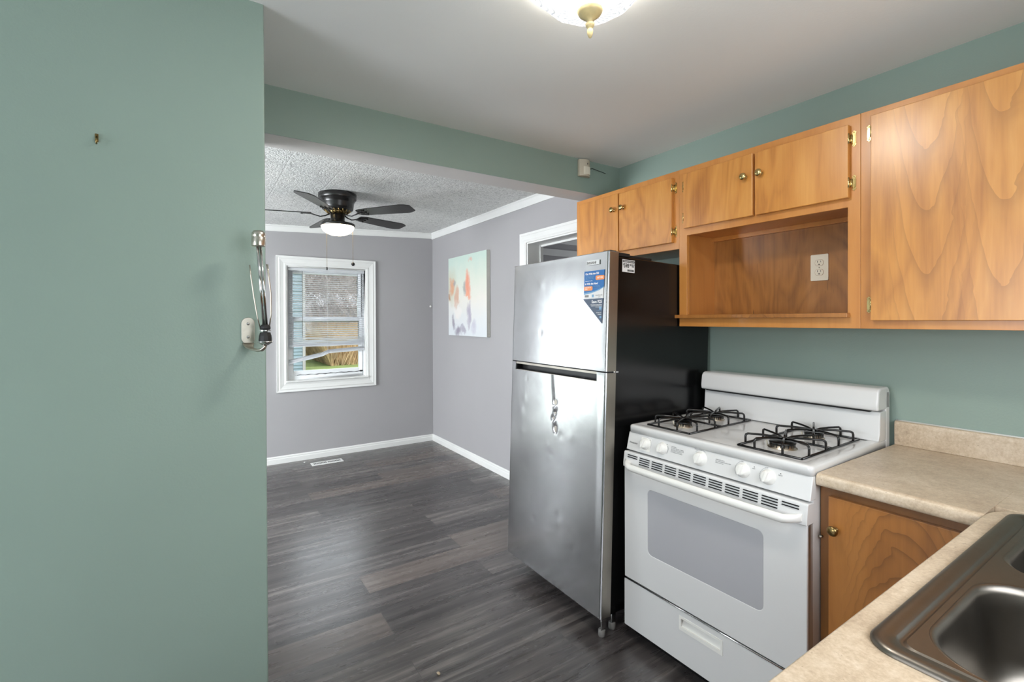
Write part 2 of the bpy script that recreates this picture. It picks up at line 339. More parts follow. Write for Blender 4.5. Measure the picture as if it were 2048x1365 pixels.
class G:
    """collects shapes and links them as ONE mesh object"""
    def __init__(s): s.b = bmesh.new(); s.T = Matrix.Identity(4); s.mi = 0
    def _new(s, verts, faces, smooth=False):
        vs = [s.b.verts.new(s.T @ Vector(v)) for v in verts]
        for f in faces:
            try:
                fc = s.b.faces.new([vs[i] for i in f]); fc.smooth = smooth; fc.material_index = s.mi
            except ValueError: pass
        return s
    def box(s, x0, x1, y0, y1, z0, z1):
        v = [(x, y, z) for x in (x0, x1) for y in (y0, y1) for z in (z0, z1)]
        return s._new(v, [(0, 1, 3, 2), (4, 6, 7, 5), (0, 4, 5, 1), (2, 3, 7, 6), (0, 2, 6, 4), (1, 5, 7, 3)])
    def prism(s, poly, a, b, axis='x', smooth=False):
        mp = {'x': lambda p, t: (t, p[0], p[1]), 'y': lambda p, t: (p[0], t, p[1]), 'z': lambda p, t: (p[0], p[1], t)}[axis]
        n = len(poly); v = [mp(p, a) for p in poly]+[mp(p, b) for p in poly]
        vs = [s.b.verts.new(s.T @ Vector(q)) for q in v]
        for i in range(n):
            j = (i+1) % n
            f = s.b.faces.new((vs[i], vs[j], vs[n+j], vs[n+i])); f.smooth = smooth; f.material_index = s.mi
        for f in (vs[:n][::-1], vs[n:]):
            q = s.b.faces.new(f); q.material_index = s.mi
        return s
    def loft(s, rings, cap0=True, cap1=True, smooth=True, closed=True):
        R = [[s.b.verts.new(s.T @ Vector(p)) for p in r] for r in rings]
        n = len(R[0])
        for a, c in zip(R, R[1:]):
            for i in range(n if closed else n-1):
                j = (i+1) % n
                f = s.b.faces.new((a[i], a[j], c[j], c[i])); f.smooth = smooth; f.material_index = s.mi
        if cap0: f = s.b.faces.new(R[0][::-1]); f.material_index = s.mi
        if cap1: f = s.b.faces.new(R[-1]); f.material_index = s.mi
        return s
    def tube(s, pts, r, seg=10, smooth=True, flat=1.0):
        P = [Vector(p) for p in pts]; rs = r if isinstance(r, (list, tuple)) else [r]*len(P)
        up = None; rings = []
        for i, p in enumerate(P):
            t = ((P[i+1]-p) if i == 0 else (p-P[i-1]) if i == len(P)-1 else ((P[i+1]-p).normalized()+(p-P[i-1]).normalized())).normalized()
            if up is None:
                up = Vector((0, 0, 1)) if abs(t.z) < .9 else Vector((0, 1, 0))
            sd = t.cross(up).normalized(); up = sd.cross(t).normalized()
            rings.append([p+sd*math.cos(2*PI*k/seg)*rs[i]+up*math.sin(2*PI*k/seg)*rs[i]*flat for k in range(seg)])
        return s.loft(rings, smooth=smooth)
    def lathe(s, prof, c=(0, 0, 0), axis='z', seg=32, smooth=True):
        c = Vector(c); rings = []
        for r, h in prof:
            r = max(r, 1e-4); ring = []
            for k in range(seg):
                a, d = r*math.cos(2*PI*k/seg), r*math.sin(2*PI*k/seg)
                ring.append(c+Vector({'z': (a, d, h), 'x': (h, a, d), 'y': (d, h, a)}[axis]))
            rings.append(ring)
        return s.loft(rings, smooth=smooth)
    def plate(s, outer, holes, h0, h1, to3=lambda a, b, h: (a, b, h)):
        for h in (h0, h1):
            es = []
            for lp in [outer]+holes:
                vs = [s.b.verts.new(s.T @ Vector(to3(p[0], p[1], h))) for p in lp]
                es += [s.b.edges.new((vs[i], vs[(i+1) % len(vs)])) for i in range(len(vs))]
            r = bmesh.ops.triangle_fill(s.b, use_beauty=True, use_dissolve=False, edges=es)
            for g in r['geom']:
                if isinstance(g, bmesh.types.BMFace): g.material_index = s.mi
        if h0 != h1:
            for lp in [outer]+holes:
                n = len(lp)
                v = [to3(p[0], p[1], h0) for p in lp]+[to3(p[0], p[1], h1) for p in lp]
                s._new(v, [(i, (i+1) % n, n+(i+1) % n, n+i) for i in range(n)])
        return s
    def obj(s, name, mats, parent=None, bevel=0, bseg=2, local=False, auto=True, origin=None, kind=None):
        me = bpy.data.meshes.new(name)
        bmesh.ops.remove_doubles(s.b, verts=s.b.verts, dist=1e-6)
        bmesh.ops.recalc_face_normals(s.b, faces=s.b.faces)
        if parent is not None and not local: s.b.transform(wm(parent).inverted())
        if parent is None and origin is not None: s.b.transform(Matrix.Translation(-Vector(origin)))
        s.b.to_mesh(me); s.b.free()
        o = bpy.data.objects.new(name, me); C.objects.link(o)
        if origin is not None and parent is None: o.location = origin
        for m in (mats if isinstance(mats, list) else [mats]): me.materials.append(M[m] if isinstance(m, str) else m)
        o.parent = parent
        if bevel:
            md = o.modifiers.new('bevel', 'BEVEL'); md.width = bevel; md.segments = bseg; md.limit_method = 'ANGLE'; md.angle_limit = math.radians(40)
            md.harden_normals = False
            for p in me.polygons: p.use_smooth = True
            wn_ = o.modifiers.new('wn', 'WEIGHTED_NORMAL'); wn_.keep_sharp = True
        return o
def wm(o):
    m = o.matrix_basis.copy()
    return (wm(o.parent) @ m) if o.parent else m
def tag(o, label, cat, group=None, kind=None):
    o['label'] = label; o['category'] = cat
    if group: o['group'] = group
    if kind: o['kind'] = kind
    return o
def empty(name, loc, rot=(0, 0, 0), label=None, cat=None, group=None):
    o = bpy.data.objects.new(name, None); C.objects.link(o); o.location = loc; o.rotation_euler = rot; o.empty_display_size = .05
    if label: tag(o, label, cat, group)
    return o
def struct(o, label=None):
    o['kind'] = 'structure'
    if label: o['label'] = label; o['category'] = label.split(' ')[-1]
    return o
def plabel(o, l): o['label'] = l; return o
def rrect(x0, x1, y0, y1, r, seg=6):
    pts = []
    for cx, cy, a0 in ((x1-r, y1-r, 0), (x0+r, y1-r, 90), (x0+r, y0+r, 180), (x1-r, y0+r, 270)):
        for k in range(seg+1):
            a = math.radians(a0+90*k/seg); pts.append((cx+r*math.cos(a), cy+r*math.sin(a)))
    return pts
def text_mesh(name, txt, size, mat, parent, mtx, extrude=.0003, align='LEFT', sx_=1.0, bold=0):
    cu = bpy.data.curves.new(name, 'FONT'); cu.body = txt; cu.size = size; cu.extrude = extrude; cu.align_x = align; cu.offset = bold
    tmp = bpy.data.objects.new('tmp', cu); C.objects.link(tmp)
    dg = bpy.context.evaluated_depsgraph_get(); dg.update()
    me = bpy.data.meshes.new_from_object(tmp.evaluated_get(dg)); bpy.data.objects.remove(tmp)
    me.transform(mtx @ Matrix.Diagonal((sx_, 1, 1, 1))); me.name = name
    me.materials.clear(); me.materials.append(M[mat])
    o = bpy.data.objects.new(name, me); C.objects.link(o); o.parent = parent
    return o
def face_mx(o, right, up):
    """text plane: local x -> right, local y -> up"""
    r, u = Vector(right), Vector(up); n = r.cross(u)
    m = Matrix.Identity(4)
    for i in range(3): m[i][0] = r[i]; m[i][1] = u[i]; m[i][2] = n[i]; m[i][3] = o[i]
    return m

# ------------------------------------------------------------------ the room shell
XR, YH, YB, HK = 2.261, 2.1885, 5.14, 2.3703
XL_, YS, YHB = -2.2, -.29, 2.355
def zc(x): return 2.401+.0436*(x-XR)      # the dining ceiling sags towards the left

g = G(); g.box(XL_-.12, XR+.14, YS-.12, YB+.12, -.12, 0); struct(g.obj('floor', 'floor'))
g = G(); g.box(XR+.14, 7, 1.5, 6, -.12, 0); struct(g.obj('floor', 'floor'))
g = G(); g.box(XL_, XR, YS, YHB-.02, HK, HK+.1); struct(g.obj('ceiling', 'ceil'))
g = G()
g.loft([[(x, y, zc(x)) for x, y in ((XL_, YHB), (XR, YHB), (XR, YB), (XL_, YB))], [(x, y, zc(x)+.1) for x, y in ((XL_, YHB), (XR, YHB), (XR, YB), (XL_, YB))]], smooth=False)
struct(g.obj('ceiling', 'tile'))
# window wall with the visible window and the patio door further left
WX0, WX1, WZ0, WZ1 = .713, 1.495, .789, 1.940
g = G()
g.plate([(XL_-.1, 0), (XR+.14, 0), (XR+.14, 2.55), (XL_-.1, 2.55)], [[(WX0, WZ0), (WX1, WZ0), (WX1, WZ1), (WX0, WZ1)], [(-1.92, .06), (-.98, .06), (-.98, 2.04), (-1.92, 2.04)]],
        YB, YB+.12, lambda a, b, h: (a, h, b))
struct(g.obj('wall_back', 'grey'))
g = G(); g.box(XR, XR+.14, YS, YH, 0, 2.5); struct(g.obj('wall_right', 'green'))
DY0, DY1, DZ = 2.42, 3.226, 2.033
g = G()
g.plate([(YH, 0), (YB, 0), (YB, 2.5), (YH, 2.5)], [[(DY0, .005), (DY1, .005), (DY1, DZ), (DY0, DZ)]], XR, XR+.14, lambda a, b, h: (h, a, b))
struct(g.obj('wall_right', 'grey'))
g = G(); g.plate([(YHB, 0), (YB, 0), (YB, 2.5), (YHB, 2.5)], [[(2.5, .7), (4.0, .7), (4.0, 2.0), (2.5, 2.0)]], XL_-.12, XL_, lambda a, b, h: (h, a, b)); struct(g.obj('wall_left', 'grey'))
g = G()
g.plate([(YS, 0), (1.6426, 0), (1.6426, 2.5), (YS, 2.5)], [[(-.05, .7), (1.3, .7), (1.3, 2.0), (-.05, 2.0)]], XL_-.12, XL_, lambda a, b, h: (h, a, b))
struct(g.obj('wall_left', 'green'))
g = G()
g.plate([(XL_, 0), (XR, 0), (XR, 2.5), (XL_, 2.5)], [[(.35, 1.12), (1.55, 1.12), (1.55, 2.0), (.35, 2.0)]], YS-.12, YS, lambda a, b, h: (a, h, b))
struct(g.obj('wall_front', 'green'))
# partition in the foreground left (carries the towel holder)
g = G(); g.box(XL_, .1697, 1.6426, YHB, 0, HK+.05); struct(g.obj('wall_left', 'green', bevel=.004))
# header beam: green on the kitchen side, off white below and behind
g = G()
g.mi = 1; g.box(.1697, XR, YH+.004, YHB, 2.1705, 2.5)
g.mi = 0; g.box(.1697, XR, YH, YH+.004, 2.1705, 2.5)
struct(g.obj('trim_1', ['green', 'offwhite']))
# small bead of caulk along header/ceiling is left to the shading; crown in the dining room
def crown(name, p0, p1, inward, h=.062, d=.022):
    p0, p1, n = Vector(p0), Vector(p1), Vector(inward)
    prof = [(0, 0), (0, -h), (d*.35, -h), (d*.5, -h*.8), (d*.6, -h*.25), (d, -h*.12), (d, 0)]
    g = G(); g.loft([[p+n*a+Vector((0, 0, b)) for a, b in prof] for p in (p0, p1)], smooth=False)
    return struct(g.obj(name, 'trim'))
crown('trim_2', (XL_, YB, zc(XL_)), (XR, YB, zc(XR)), (0, -1, 0))
crown('trim_3', (XR, YB, zc(XR)-.001), (XR, YHB, zc(XR)-.001), (-1, 0, 0), h=.07)
def baseboard(name, p0, p1, inward, h=.072, d=.014):
    p0, p1, n = Vector(p0), Vector(p1), Vector(inward)
    prof = [(0, 0), (d, 0), (d, h*.62), (d*.7, h*.72), (d*.75, h*.86), (d*.35, h), (0, h)]
    g = G(); g.loft([[p+n*a+Vector((0, 0, b)) for a, b in prof] for p in (p0, p1)], smooth=False)
    return struct(g.obj(name, 'trim'))
baseboard('baseboard_back', (-.9, YB, 0), (XR, YB, 0), (0, -1, 0))
baseboard('baseboard_right', (XR, YB, 0), (XR, DY1+.077, 0), (-1, 0, 0))
def casing(name, parent, a0, a1, b0, b1, w, to3, prof=None, sides='LTRB', mat='trim'):
    """mitred profiled frame lofted around a rectangle (inner a0..a1,b0..b1)"""
    prof = prof or [(0, .0), (0, .012), (.12, .016), (.3, .013), (.55, .017), (.7, .021), (.78, .017), (1, .022), (1, 0)]
    g = G(); rings = []
    for t, h in prof:
        o = w*t
        bl = b0-o if 'B' in sides else b0
        rings.append([to3(a0-o, bl, h), to3(a1+o, bl, h), to3(a1+o, b1+o, h), to3(a0-o, b1+o, h)])
    n = 4; R = [[g.b.verts.new(Vector(p)) for p in r] for r in rings]
    for A, Bq in zip(R, R[1:]):
        for i in range(4):
            if i == 0 and 'B' not in sides: continue
            j = (i+1) % 4
            try: g.b.faces.new((A[i], A[j], Bq[j], Bq[i]))
            except ValueError: pass
    return g.obj(name, mat, parent)

# ---- window 1 (visible)
win = empty('window_1', (1.104, YB, WZ0)); struct(win)
casing('window_casing', win, WX0, WX1, WZ0, WZ1, .094, lambda a, b, h: (a, YB-h, b))
g = G()
g.box(WX0, WX0+.012, YB-.002, YB+.12, WZ0, WZ1); g.box(WX1-.012, WX1, YB-.002, YB+.12, WZ0, WZ1)
g.box(WX0+.012, WX1-.012, YB-.002, YB+.12, WZ1-.012, WZ1)
g.obj('window_jamb', 'trim', win, bevel=.001)
g = G(); g.box(WX0-.012, WX1+.012, YB-.034, YB+.12, WZ0-.002, WZ0+.014); g.obj('window_sill', 'trim', win, bevel=.004)
def sash(name, z0, z1, y, x0=WX0+.022, x1=WX1-.022, st=.045, top=.04, bot=.045):
    g = G(); g.box(x0, x0+st, y, y+.03, z0, z1); g.box(x1-st, x1, y, y+.03, z0, z1)
    g.box(x0+st, x1-st, y, y+.03, z1-top, z1); g.box(x0+st, x1-st, y, y+.03, z0, z0+bot)
    o = g.obj(name, 'vinyl', win, bevel=.003)
    g = G(); g.box(x0+st-.004, x1-st+.004, y+.012, y+.016, z0+bot-.004, z1-top+.004); g.obj('pane', 'glass', o)
    return o
g = G(); g.box(WX0+.012, WX0+.03, YB+.05, YB+.12, WZ0+.014, WZ1-.012); g.box(WX1-.03, WX1-.012, YB+.05, YB+.12, WZ0+.014, WZ1-.012)
g.box(WX0+.03, WX1-.03, YB+.05, YB+.12, WZ0+.014, WZ0+.055); g.box(WX0+.03, WX1-.03, YB+.05, YB+.12, WZ1-.03, WZ1-.012)
g.obj('window_frame', 'vinyl', win, bevel=.002)
sash('upper_sash', 1.385, 1.915, YB+.088)
sash('lower_sash', .845, 1.43, YB+.055)
g = G(); random.seed(3)
pts = [(WX0+.10+(WX1-WX0-.14)*i/24, YB+.052, .846+.0035*math.sin(i*1.7)+.006*(i/24)) for i in range(25)]
g.tube(pts, [random.uniform(.001, .0042) for _ in pts], 6)
g.box(WX1-.06, WX1-.03, YB+.045, YB+.056, .848, .862)
plabel(g.obj('weatherstrip', 'slot', win), 'crumbled dark weatherstrip')
g = G(); g.box(1.045, 1.075, YB+.045, YB+.056, 1.425, 1.44); g.obj('sash_lock', 'vinyl', win, bevel=.002)

# ---- blinds: thing hung in the window
bl = empty('window_blind', (1.09, YB+.03, 1.02), label='white mini blind hanging in the window with broken sagging bottom slats', cat='blind')
g = G(); g.box(WX0+.016, WX1-.016, YB+.012, YB+.040, 1.896, 1.926); g.obj('headrail', 'blind', bl, bevel=.003)
g = G()
yb = YB+.026
def slat(g, z0, z1, x0=WX0+.02, x1=WX1-.02, tilt=.10, w=.0125, sag=0, n=2, seed=0):
    rr = random.Random(seed); rings = []
    for i in range(n+1):
        t = i/n; z = z0+(z1-z0)*t - sag*math.sin(PI*t)+(rr.uniform(-.003, .003) if n > 2 else 0); x = x0+(x1-x0)*t
        r = []
        for q in (-1, -.4, .4, 1):
            r.append((x, yb+q*w, z+q*w*tilt+.0016*(1-q*q)))
        r2 = [(a, b_, c-.0007) for a, b_, c in r[::-1]]
        rings.append(r+r2)
    g.loft(rings, smooth=False)
z = 1.885
while z > 1.235: slat(g, z, z, tilt=.30+.05*math.sin(z*40)); z -= .0205
k = 0
while z > 1.15:
    slat(g, z, z+.002*k, tilt=.25+.1*k, n=8, seed=k); z -= .017; k += 1
for i in range(4): slat(g, 1.160-.006*i, 1.168-.006*i, tilt=.1+.3*i, n=6, seed=20+i)
for i in range(5):
    rr = random.Random(40+i); d = .006*i
    for (xa, za, xb, zb) in ((WX0+.015, 1.006-d*1.2, 1.04, 1.066-d), (1.04, 1.066-d, 1.11, 1.095-d*.9), (1.11, 1.095-d*.9, WX1-.02, 1.118-d)):
        slat(g, za, zb, xa, xb, tilt=-.2+.35*i, n=3, seed=60+i)
g.obj('slats', 'blind', bl)
g = G(); g.tube([(WX0+.015, yb, .992), (1.03, yb, 1.050), (1.10, yb+.004, 1.078), (WX1-.02, yb, 1.102)], [.0065]*4, 8); plabel(g.obj('bottom_rail', 'blind', bl), 'bent bottom rail hanging crooked')
g = G()
for x in (WX0+.055, 1.10, WX1-.055):
    for dy in (-.013, .013): g.tube([(x, yb+dy, 1.9), (x+.002, yb+dy, 1.05)], .0007, 5)
g.obj('ladder_cord', 'blind', bl)
g = G(); g.tube([(.861, yb-.02, 1.895), (.858, yb-.021, 1.23)], .0024, 8); plabel(g.obj('tilt_wand', 'greyplastic', bl), 'grey tilt wand')
# ---- patio door (out of sight to the left; its light is what the fridge mirrors)
pd = empty('door_1', (-1.45, YB, .06)); struct(pd)
casing('door_casing', pd, -1.92, -.98, .06, 2.04, .08, lambda a, b, h: (a, YB-h, b), sides='LTR')
g = G(); 
for a, b in ((-1.92, -1.86), (-1.04, -.98)): g.box(a, b, YB+.03, YB+.08, .06, 2.04)
g.box(-1.86, -1.04, YB+.03, YB+.08, .06, .16); g.box(-1.86, -1.04, YB+.03, YB+.08, 1.96, 2.04)
g.obj('door_frame', 'trim', pd)
g = G(); g.box(-1.865, -1.035, YB+.05, YB+.055, .155, 1.965); g.obj('pane', 'glass', pd)
# ---- doorway behind the fridge
dw = empty('door_2', (XR, (DY0+DY1)/2, 0)); struct(dw)
casing('door_casing', dw, DY0, DY1, 0, DZ, .077, lambda a, b, h: (XR-h, a, b), sides='LTR')
g = G(); g.box(XR-.002, XR+.145, DY1-.012, DY1+.002, .001, DZ); g.box(XR-.002, XR+.145, DY0-.002, DY0+.012, .001, DZ); g.box(XR-.002, XR+.145, DY0+.012, DY1-.012, DZ-.012, DZ+.002)
g.obj('door_jamb', 'trim', dw, bevel=.001)
g = G(); g.box(XR+.120, XR+.145, DY1-.030, DY1-.012, .001, DZ-.012); g.box(XR+.120, XR+.145, DY0+.012, DY1-.03, DZ-.028, DZ-.012)
g.obj('lit_edge_strip', 'trim', dw, bevel=.001)  # thin strip added in place of the brightly lit far jamb edge
# the side room seen through it
g = G(); g.box(XR+.14, 7, 4.85, 4.95, 0, 2.6); struct(g.obj('wall_back', 'grey'))
g = G(); g.box(6.9, 7, 1.5, 4.85, 0, 2.6); struct(g.obj('wall_right', 'grey'))
g = G(); g.box(XR+.14, 6.9, 1.4, 1.5, 0, 2.6); struct(g.obj('wall_front', 'grey'))
g = G(); g.box(XR+.14, 7, 1.5, 4.95, 2.45, 2.55); struct(g.obj('ceiling', 'ceil'))
g = G(); g.box(XR+.14, 6.9, 4.82, 4.85, 2.378, 2.45); struct(g.obj('trim_4', 'trim'))
g = G(); g.box(3.2, 5.4, 4.825, 4.85, 2.215, 2.300); g.box(3.2, 3.3, 4.825, 4.85, 0, 2.215); struct(g.obj('trim_5', 'trim'))
area('side_room_area_light', (6.2, 3.2, 1.5), (0, math.radians(90), 0), 1.4, 1.6, 22, DAY)  # area lamp standing inside the side room, which has no window
# kitchen window frames (behind the camera) and the added dining one
for nm, a0, a1, b0, b1, to3 in (('window_2', .35, 1.55, 1.12, 2.0, lambda a, b, h: (a, YS-.05+h*0-.02*(h > 0), b)), ('added_window', 2.5, 4.0, .7, 2.0, lambda a, b, h: (XL_-.05-.02*(h > 0), a, b)), ('window_3', -.05, 1.3, .7, 2.0, lambda a, b, h: (XL_-.05-.02*(h > 0), a, b))):
    w_ = empty(nm, to3((a0+a1)/2, b0, 0)); struct(w_)
    g = G(); g.plate([(a0, b0), (a1, b0), (a1, b1), (a0, b1)], [[(a0+.04, b0+.04), (a1-.04, b0+.04), (a1-.04, (b0+b1)/2-.02), (a0+.04, (b0+b1)/2-.02)], [(a0+.04, (b0+b1)/2+.02), (a1-.04, (b0+b1)/2+.02), (a1-.04, b1-.04), (a0+.04, b1-.04)]], 0, 1, to3)
    g.obj('window_frame', 'vinyl', w_)

# ------------------------------------------------------------------ floor register and debris
vr = empty('floor_register', (1.04, 4.91, 0), label='white metal floor vent register on dark planks under the window', cat='vent')
g = G(); g.box(.889, 1.183, 4.858, 4.965, .0005, .006); g.obj('faceplate', 'trim', vr, bevel=.003)
g = G()
for half in (0, 1):
    for i in range(9):
        x = .912+half*.132+i*.0135; g.box(x, x+.008, 4.893, 4.93, .0055, .0066)
g.obj('louvre_slots', 'slot', vr)
rr = random.Random(5)
def crumb(x, y, r, lab, mat='crumb'):
    g = G(); g.lathe([(0, 0), (r*.8, .0005), (r, r*.5), (r*.6, r), (0, r*1.1)], (0, 0, 0), seg=9)
    for v in g.b.verts: v.co.x *= 1.5; v.co += Vector((rr.uniform(-1, 1), rr.uniform(-1, 1), 0))*r*.18
    o = g.obj('crumb', mat); o.location = (x, y, .0003); o.rotation_euler = (0, 0, rr.uniform(0, 3)); return tag(o, lab, 'crumb')
crumb(.7797, 1.7325, .0065, 'tan crumb lying on the dark floor at the bottom edge of the photo')
crumb(.849, 5.03, .007, 'small white paint chip on the floor left of the floor vent', 'trim')

# ------------------------------------------------------------------ ceiling fan
def fan():
    cx, cy, zt = .8606, 3.678, zc(.8606)-.0005
    t = empty('ceiling_fan', (cx, cy, zt), label='black five-blade flush ceiling fan with a lit bowl light in the dining room', cat='ceiling fan')
    c = (cx, cy, 0)
    g = G(); g.lathe([(.0, zt), (.131, zt), (.135, zt-.004), (.135, zt-.040), (.130, zt-.046), (.126, zt-.048), (.124, zt-.056), (.118, zt-.062), (.116, zt-.075), (.113, zt-.10), (.109, zt-.118), (.100, zt-.124), (0, zt-.124)], c, seg=48)
    g.obj('motor_housing', 'fanblack', t)
    g = G(); g.lathe([(0, zt-.124), (.07, zt-.124), (.066, zt-.150), (0, zt-.150)], c, seg=32)
    for k in range(18):
        a = 2*PI*k/18; g.tube([(cx+.095*math.cos(a), cy+.095*math.sin(a), zt-.123), (cx+.066*math.cos(a+.2), cy+.066*math.sin(a+.2), zt-.148)], .0035, 6)
    g.obj('flywheel', 'oldbrass', t)
    g = G(); g.lathe([(0, zt-.148), (.05, zt-.150), (.05, zt-.200), (.062, zt-.210), (.118, zt-.222), (.123, zt-.228), (.123, zt-.240), (.117, zt-.243), (0, zt-.240)], c, seg=48)
    g.obj('switch_housing', 'fanblack', t)
    g = G(); prof = [(.1155*math.cos(a), zt-.243-.068*math.sin(a)) for a in [PI/2*i/12 for i in range(13)]]
    g.lathe([(0, zt-.2425)]+prof, c, seg=48); plabel(g.obj('bowl_shade', 'fanglow', t), 'lit frosted glass bowl')
    zb = zt-.160
    for k in range(5):
        a = math.radians(-51.0+72*k); R = Matrix.Translation((cx, cy, zb)) @ Matrix.Rotation(a, 4, 'Z')
        g = G(); g.T = R
        g.tube([(.055, 0, .010), (.085, 0, -.006), (.12, 0, -.014), (.16, 0, -.004), (.185, 0, .002)], [.008, .0075, .007, .007, .006], 8, flat=.6)
        g.T = R @ Matrix.Translation((.17, 0, .002)) @ Matrix.Rotation(math.radians(-11), 4, 'X')
        for s in (-1, 0, 1):
            g.tube([(0, 0, 0), (.03, s*.022, 0), (.075, s*.03, .0)], [.006, .0055, .005], 8, flat=.5)
            g.lathe([(0, -.005), (.006, -.005), (.006, .002), (0, .002)], (.075, s*.03, 0), seg=10)
        g.obj('blade_arm', 'fanblack', t)
        g = G(); g.T = R @ Matrix.Translation((.17, 0, .006)) @ Matrix.Rotation(math.radians(-11), 4, 'X')
        n = 24; up = []
        for i in range(n+1):
            x = .01+.445*i/n; w = .048+.020*min(1, i/n*1.15)
            if i > n-4: w -= .026*((i-(n-4))/4)**2
            if i < 3: w -= .012*(1-i/3)**2
            up.append((x, w))
        g.prism(up+[(x, -w) for x, w in up[::-1]], 0, .006, 'z'); g.obj('blade', 'fanblack', t)
    for (dx, dy, z1, kind) in ((-.082, -.02, 1.79, 'tube'), (.105, -.02, 1.835, 'ball')):
        g = G(); x, y = cx+dx, cy+dy; g.tube([(x*.9+cx*.1, y, zt-.205), (x, y, zt-.235), (x, y, z1)], .0011, 6); zq = zt-.24
        while zq > z1: g.lathe([(0, -.0017), (.0019, 0), (0, .0017)], (x, y, zq), seg=6); zq -= .006
        ch = g.obj('pull_chain', 'oldbrass', t)
        g = G()
        if kind == 'tube': g.lathe([(0, z1-.024), (.0052, z1-.022), (.0052, z1-.002), (0, z1)], (x, y, 0), seg=12)
        else: g.lathe([(.0135*math.sin(PI*i/10), z1-.0135+.0135*math.cos(PI*i/10)) for i in range(11)], (x, y, 0), seg=16)
        g.obj('chain_pull', 'fanblack', ch)
fan()

# ------------------------------------------------------------------ kitchen ceiling light
def lamp():
    cx, cy, zt = .905, .985, HK
    t = empty('ceiling_light', (cx, cy, zt), label='lit ribbed glass flush ceiling light with cream finial in the kitchen', cat='ceiling light')
    g = G(); g.lathe([(0, zt), (.10, zt), (.105, zt-.012), (.02, zt-.016), (0, zt-.016)], (cx, cy, 0), seg=40); g.obj('canopy', 'gold', t)
    g = G(); seg = 96; rings = []
    for r, h in [(.030, -.118), (.060, -.114), (.095, -.102), (.125, -.082), (.150, -.056), (.166, -.032), (.172, -.018), (.166, -.014), (.0, -.014)]:
        rings.append([((r+.0035*math.cos(12*a)*(r/.17)**2)*math.cos(a), (r+.0035*math.cos(12*a)*(r/.17)**2)*math.sin(a), h) for a in [2*PI*k/seg for k in range(seg)]] if r else [(.001*math.cos(2*PI*k/seg), .001*math.sin(2*PI*k/seg), h) for k in range(seg)])
    g.loft(rings[:-1], cap0=False, cap1=False); o = g.obj('glass_shade', 'lampglass', t, local=True); plabel(o, 'lit scalloped glass dome')
    pl = bpy.data.lights.new('lamp_bulbs', 'AREA'); pl.shape = 'DISK'; pl.size = .22; pl.energy = 30; pl.color = (1, .95, .87)
    po = bpy.data.objects.new('lamp_bulbs', pl); C.objects.link(po); po.location = (cx, cy, zt-.028)
    pl = bpy.data.lights.new('lamp_bulb', 'POINT'); pl.energy = 9; pl.shadow_soft_size = .05; pl.color = (1, .95, .87)
    po = bpy.data.objects.new('lamp_bulb', pl); C.objects.link(po); po.location = (cx, cy, zt-.082)
    g = G(); g.lathe([(0, -.112), (.034, -.113), (.036, -.118), (.030, -.128), (.018, -.138), (.009, -.143), (.008, -.149), (.0125, -.153), (.0115, -.160), (.006, -.165), (.0085, -.172), (.0075, -.182), (.0035, -.191), (0, -.193)], seg=24)
    g.obj('finial', 'gold', t, local=True)
lamp()

# ------------------------------------------------------------------ motion sensor on the header, hook on the partition
def sensor():
    t = empty('motion_sensor', (1.945, YH, 2.31), label='cream plastic motion sensor with loose wire on the green header beam', cat='sensor')
    g = G(); x0, x1 = 1.905, 1.990
    prof = [(x0, YH-.002)]+[(x0+(x1-x0)*i/10, YH-.018-.020*math.sin(PI*i/10)) for i in range(11)]+[(x1, YH-.002)]
    g.prism(prof, 2.262, 2.362, 'z'); g.obj('housing', 'ivory', t, bevel=.002)
    g = G(); xm = x0+.05; g.prism([(xm-.028, YH-.034), (xm-.02, YH-.0385), (xm+.006, YH-.0395), (xm+.02, YH-.037), (xm+.02, YH-.03), (xm-.028, YH-.03)], 2.272, 2.318, 'z'); plabel(g.obj('lens', 'outlet', t), 'curved white lens')
    g = G(); g.box(xm-.004, xm-.001, YH-.0405, YH-.034, 2.331, 2.339); g.obj('indicator', 'slot', t)
    g = G(); g.tube([(x1-.005, YH-.008, 2.315), (2.02, YH-.010, 2.325), (2.05, YH-.008, 2.322), (2.10, YH-.006, 2.318), (2.135, YH-.003, 2.315)], .0016, 6); plabel(g.obj('wire', 'rubber', t), 'thin dark wire')
sensor()
g = G(); x = -.2235; y0 = 1.6426
g.box(x-.0035, x+.0035, y0-.002, y0-.0003, 1.872, 1.893); g.tube([(x, y0-.002, 1.885), (x+.001, y0-.012, 1.875), (x+.001, y0-.013, 1.867), (x, y0-.006, 1.866)], .002, 8); g.tube([(x-.001, y0+.0, 1.893), (x+.002, y0-.009, 1.887)], .0012, 6)
tag(g.obj('picture_hook', 'oldbrass', origin=(x, y0-.001, 1.87)), 'tiny brass picture hook on the large green wall', 'hook')

